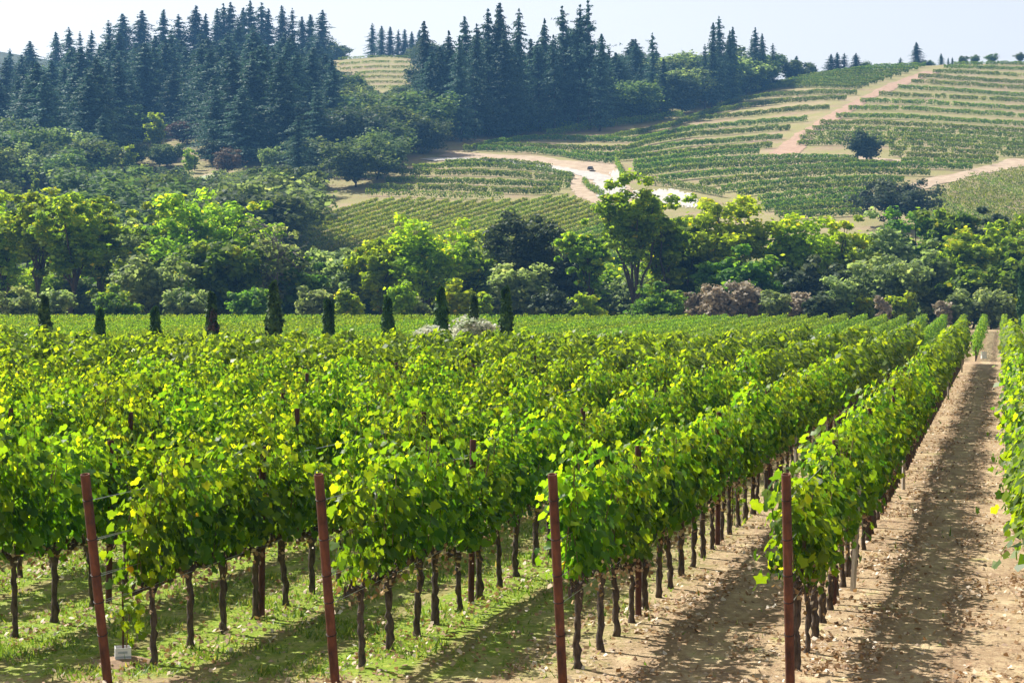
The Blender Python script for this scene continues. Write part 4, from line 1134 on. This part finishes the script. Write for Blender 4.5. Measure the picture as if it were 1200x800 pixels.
# darker filler trees behind the belt
FILL = []
for i in range(5):
    rs = np.random.default_rng(900 + i)
    gt, gl = broad_tree(9, 9.5, .04, 48, 75, .42, rs, (.14, .21), 5, 0, None, 1.0)
    FILL.append((gt.mesh('trunk', M_TRUNK, True), gl.mesh('crown', TREE_LEAVES['GWGWC'[i]])))
for i, px in enumerate(np.arange(-20, 1225, 27.0)):
    for row in range(2):
        d = (238 if row else 222) + rng.uniform(-4, 4); ty = (rng.uniform(298, 316) if row else rng.uniform(308, 330))
        x = (px + 13 * row - 600 + rng.uniform(-6, 6)) / FPX * d
        zb = float(terrain(x, d)); H = CAM_H + (340 - ty) / FPX * d - zb
        root = obj('understory_tree', None, loc=(x, d, zb), rotz=rng.random() * 6, scale=(H / 9 * rng.uniform(.9, 1.15),) * 2 + (H / 9,)); root.empty_display_size = .5
        tag(root, 'dark green understory tree half hidden behind the valley belt of cottonwoods', 'tree', 'understory trees behind the valley belt')
        a, b = FILL[(i * 2 + row * 3) % 5]
        obj('trunk', a, root); obj('crown', b, root)

# --- cypresses in a line between the two vineyard blocks
def cypress(px, top, wpx, d, label, dead=False):
    x = (px - 600) / FPX * d; zb = float(valley(d)) - .05
    H = CAM_H + (340 - top) / FPX * d - zb; W = wpx / FPX * d
    rs = np.random.default_rng(int(px))
    n = 2600
    t = rs.random(n) ** .9
    prof = np.interp(t, [0, .08, .35, .7, .9, 1], [.55, .85, 1, .74, .36, .03]) * (1 + .14 * np.sin(t * 23 + rs.random() * 6) * (rs.random() + .4))
    a = rs.random(n) * 2 * math.pi
    lump = 1 + .20 * np.sin(a * 3 + t * 12) + .10 * np.sin(a * 5 - t * 31)
    r = W / 2 * prof * lump * (.70 + .34 * rs.random(n) + .3 * rs.random(n) ** 6)
    bend = rs.normal() * .05 * W * t * 3
    c = np.stack([r * np.cos(a) + bend, r * np.sin(a), .15 + (H - .15) * t], -1)
    nrm = np.stack([np.cos(a), np.sin(a), 0 * a + .35], -1) + rs.normal(size=(n, 3)) * .4
    rn = np.clip(rs.normal(.42, .2, n), 0, 1)
    root = obj('cypress_tree', None, loc=(x, d, zb)); root.empty_display_size = .3
    tag(root, label, 'cypress', 'row of cypresses')
    g = Geo()
    if dead:
        dm = (t > .5) & (t < .8) & (np.cos(a - 5.4) > .55)
        cards(g, c[~dm], nrm[~dm], rs.uniform(.09, .2, (~dm).sum()), rn[~dm], 0, 1.5, rs=rs); cards(g, c[dm], nrm[dm], rs.uniform(.07, .15, dm.sum()), rn[dm] * .5, 1, 1.5, rs=rs)
    else:
        cards(g, c, nrm, rs.uniform(.09, .2, n), rn, 0, 1.5, rs=rs)
    # solid twiggy heart that keeps the column opaque
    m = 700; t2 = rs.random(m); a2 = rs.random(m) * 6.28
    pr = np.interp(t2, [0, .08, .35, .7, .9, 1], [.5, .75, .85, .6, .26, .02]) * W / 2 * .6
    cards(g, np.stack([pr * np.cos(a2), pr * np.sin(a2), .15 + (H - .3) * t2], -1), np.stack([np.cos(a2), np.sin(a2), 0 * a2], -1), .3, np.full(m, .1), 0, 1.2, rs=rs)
    obj('crown', g.mesh('crown', [TREE_LEAVES['X'], TREE_LEAVES['R']]), root)
    g = Geo(); tube(g, [(0, 0, -.2), (0, 0, .4), (bend.mean() if hasattr(bend, 'mean') else 0, 0, H * .7)], [.08, .07, .03], 6)
    obj('trunk', g.mesh('trunk', M_TRUNK, True), root)
for (px, top, w, d, lab, dead) in [
    (53, 347, 15, 97, 'leftmost dark cypress column in the line across the vineyard', False), (117, 363, 12, 97, 'second cypress from the left, one of the short ones', False),
    (181, 361, 12, 97, 'third cypress from the left, slim and short', False), (249, 344, 14, 97, 'fourth cypress from the left, with a brown dead patch', True),
    (320, 331, 19, 97, 'tallest and broadest cypress column, fifth from the left', False), (387, 352, 12, 97, 'sixth cypress from the left, small and pointed', False),
    (455, 349, 14, 97, 'seventh cypress from the left, with a stray twig at right', False), (516, 338, 18, 97, 'eighth cypress from the left, tall beside the pale shrubs', False),
    (556, 347, 11, 110, 'smallest cypress, standing behind the pale flowering shrub', False), (592, 337, 15, 97, 'rightmost cypress in the line, tall and slim', False)]:
    cypress(px, top, w, d, lab, dead)
T(554, 95, 375, 46, 'S', 'pale white flowering shrub between the two rightmost cypresses', 'flowering_shrub', 'shrub', 'pale flowering shrubs', mat='P')
T(502, 95, 384, 36, 'S', 'low pale flowering shrub left of the eighth cypress', 'flowering_shrub', 'shrub', 'pale flowering shrubs', mat='P')
# dark slim trunk-like cypress at the right edge beyond the rows
cypress(1198, 318, 9, 178, 'dark slim cypress at the right picture edge beyond the rows')

# ------------------------------------------------------------------ small things on the hill
def farm_house():
    P = hit(np.array(200.), np.array(190.))
    root = obj('farmhouse', None, loc=P, rotz=.3, scale=.65); root.empty_display_size = 1
    tag(root, 'house with a grey roof almost hidden by trees on the left hill', 'house')
    g = Geo(); box(g, (-4, -3, -1), (4, 3, 3)); obj('wall', g.mesh('wall', rough_mat('pale_plaster', (.35, .32, .28), (.45, .42, .38), 3)), root)
    g = Geo(); g.add([(-4.6, -3.6, 2.95), (4.6, -3.6, 2.95), (4.6, 3.6, 2.95), (-4.6, 3.6, 2.95), (-4.6, 0, 4.9), (4.6, 0, 4.9)], [(0, 1, 5, 4), (2, 3, 4, 5)]); g.add([(-4.6, -3.6, 2.95), (-4.6, 3.6, 2.95), (-4.6, 0, 4.9), (4.6, -3.6, 2.95), (4.6, 0, 4.9), (4.6, 3.6, 2.95)], [(0, 2, 1), (3, 5, 4)])
    rf = obj('roof', g.mesh('roof', rough_mat('grey_roof', (.12, .11, .13), (.18, .165, .19), 2)), root)
    for x in (-2, 2):
        g = Geo(); box(g, (x - .6, -3.06, .8), (x + .6, -2.98, 2.1)); obj('window', g.mesh('window', plain_mat('dark_glass', (.03, .035, .04), .1)), root)
farm_house()
g = Geo()
a = np.arange(24) / 24 * 2 * math.pi
P = hit(np.array(247.), np.array(209.))
ring = [(math.cos(b) * 3.0 * (1 + .06 * math.sin(3 * b)), math.sin(b) * 5.5) for b in a]
V = [(p[0], p[1], float(terrain(P[0] + p[0], P[1] + p[1])) - P[2] + .25) for p in ring] + [(0, 0, .35)]
g.add(V, [(j, (j + 1) % 24, 24) for j in range(24)])
kind(obj('lawn', g.mesh('lawn', rough_mat('pale_lawn', (.20, .26, .13), (.33, .37, .22), .8)), loc=P), 'structure')

def car():
    P = hit(np.array(692.), np.array(200.5))
    root = obj('parked_car', None, loc=P + (0, 0, .17), rotz=1.35); root.empty_display_size = .5
    root.scale = (.6, .6, .6)
    tag(root, 'tiny dark car parked beside the gravel road on the hill', 'car')
    g = Geo()
    prof = [(-2.1, .35), (-2.15, .75), (-1.5, .95), (-.9, 1.45), (.8, 1.48), (1.5, .98), (2.1, .85), (2.12, .4)]
    L_ = [(x, -.85 if z < 1.2 else -.68, z) for x, z in prof]; R_ = [(x, -y, z) for x, y, z in L_]
    n = len(prof); g.add(L_ + R_, [(i, i + 1, n + i + 1, n + i) for i in range(n - 1)] + [(n - 1, 0, n, 2 * n - 1)])
    g2 = np.array(L_ + R_)
    for s in (0, n):
        c = g2[s:s + n].mean(0); g.add(np.vstack([g2[s:s + n], c]), [(i, (i + 1) % n, n) for i in range(n)])
    obj('body', g.mesh('body', plain_mat('dark_paint', (.02, .022, .028), .3)), root)
    for x in (-1.35, 1.35):
        for y in (-.8, .8):
            g = Geo(); tube(g, [(x, y - .1, .33), (x, y + .1, .33)], .33, 14); obj('wheel', g.mesh('wheel', plain_mat('tyre', (.02, .02, .02), .8)), root)
    g = Geo(); box(g, (-.95, -.74, 1.0), (.85, -.715, 1.38)); box(g, (-.95, .715, 1.0), (.85, .74, 1.38)); obj('side_window', g.mesh('side_window', plain_mat('car_glass', (.05, .06, .07), .1)), root)
car()

# ------------------------------------------------------------------ air
g = Geo(); box(g, (-1060, -35, -80), (1060, 1160, 190))
hz = obj('haze', g.mesh('haze', []))
m, nt, N, L = new_mat('haze_air')
vol = N.new('ShaderNodeVolumePrincipled'); vol.inputs['Color'].default_value = (.20, .50, 1.0, 1); vol.inputs['Density'].default_value = .00022; vol.inputs['Anisotropy'].default_value = 0.0
out = N.new('ShaderNodeOutputMaterial'); L.new(vol.outputs[0], out.inputs['Volume'])
hz.data.materials.append(m); kind(hz, 'stuff')
hz['label'] = 'pale blue summer haze over the hills'

# ------------------------------------------------------------------ light
SUN_EL = R(48); AZ = R(-52)
to_sun = Vector((math.sin(AZ) * math.cos(SUN_EL), math.cos(AZ) * math.cos(SUN_EL), math.sin(SUN_EL)))
sl = bpy.data.lights.new('sun', 'SUN'); sl.energy = 5.0; sl.angle = R(.53); sl.color = (1.0, .95, .86)
so = bpy.data.objects.new('sun', sl); COL.objects.link(so); so.rotation_euler = to_sun.to_track_quat('Z', 'Y').to_euler(); so.location = (0, 0, 100)
w = bpy.data.worlds.new('World'); scene.world = w; w.use_nodes = True
nt = w.node_tree; nt.nodes.clear()
sky = nt.nodes.new('ShaderNodeTexSky'); sky.sky_type = 'NISHITA'; sky.sun_disc = False; sky.sun_elevation = SUN_EL; sky.sun_rotation = AZ
sky.dust_density = .9; sky.air_density = 1.0; sky.ozone_density = 1.0
hs = nt.nodes.new('ShaderNodeHueSaturation'); hs.inputs['Saturation'].default_value = .05
bg = nt.nodes.new('ShaderNodeBackground'); bg.inputs[1].default_value = .076
ow = nt.nodes.new('ShaderNodeOutputWorld')
nt.links.new(sky.outputs[0], hs.inputs['Color']); nt.links.new(hs.outputs[0], bg.inputs[0]); nt.links.new(bg.outputs[0], ow.inputs[0])

# ------------------------------------------------------------------ camera and render settings
cd = bpy.data.cameras.new('camera'); cd.sensor_fit = 'HORIZONTAL'; cd.sensor_width = 36; cd.lens = 36 * FPX / 1200; cd.clip_start = .1; cd.clip_end = 5000
co = bpy.data.objects.new('camera', cd); COL.objects.link(co); co.location = (0, 0, CAM_H); co.rotation_euler = (math.pi / 2 - TH, 0, 0)
scene.camera = co
scene.render.engine = 'CYCLES'
cy = scene.cycles
cy.max_bounces = 8; cy.diffuse_bounces = 5; cy.glossy_bounces = 2; cy.transmission_bounces = 3; cy.transparent_max_bounces = 4; cy.volume_bounces = 0
cy.caustics_reflective = False; cy.caustics_refractive = False
cy.sample_clamp_indirect = 4
cy.use_denoising = True
cy.use_adaptive_sampling = True; cy.adaptive_threshold = .02
vs = scene.view_settings
vs.view_transform = 'Standard'; vs.look = 'None'; vs.exposure = 1.1; vs.gamma = 1.0; vs.use_curve_mapping = False
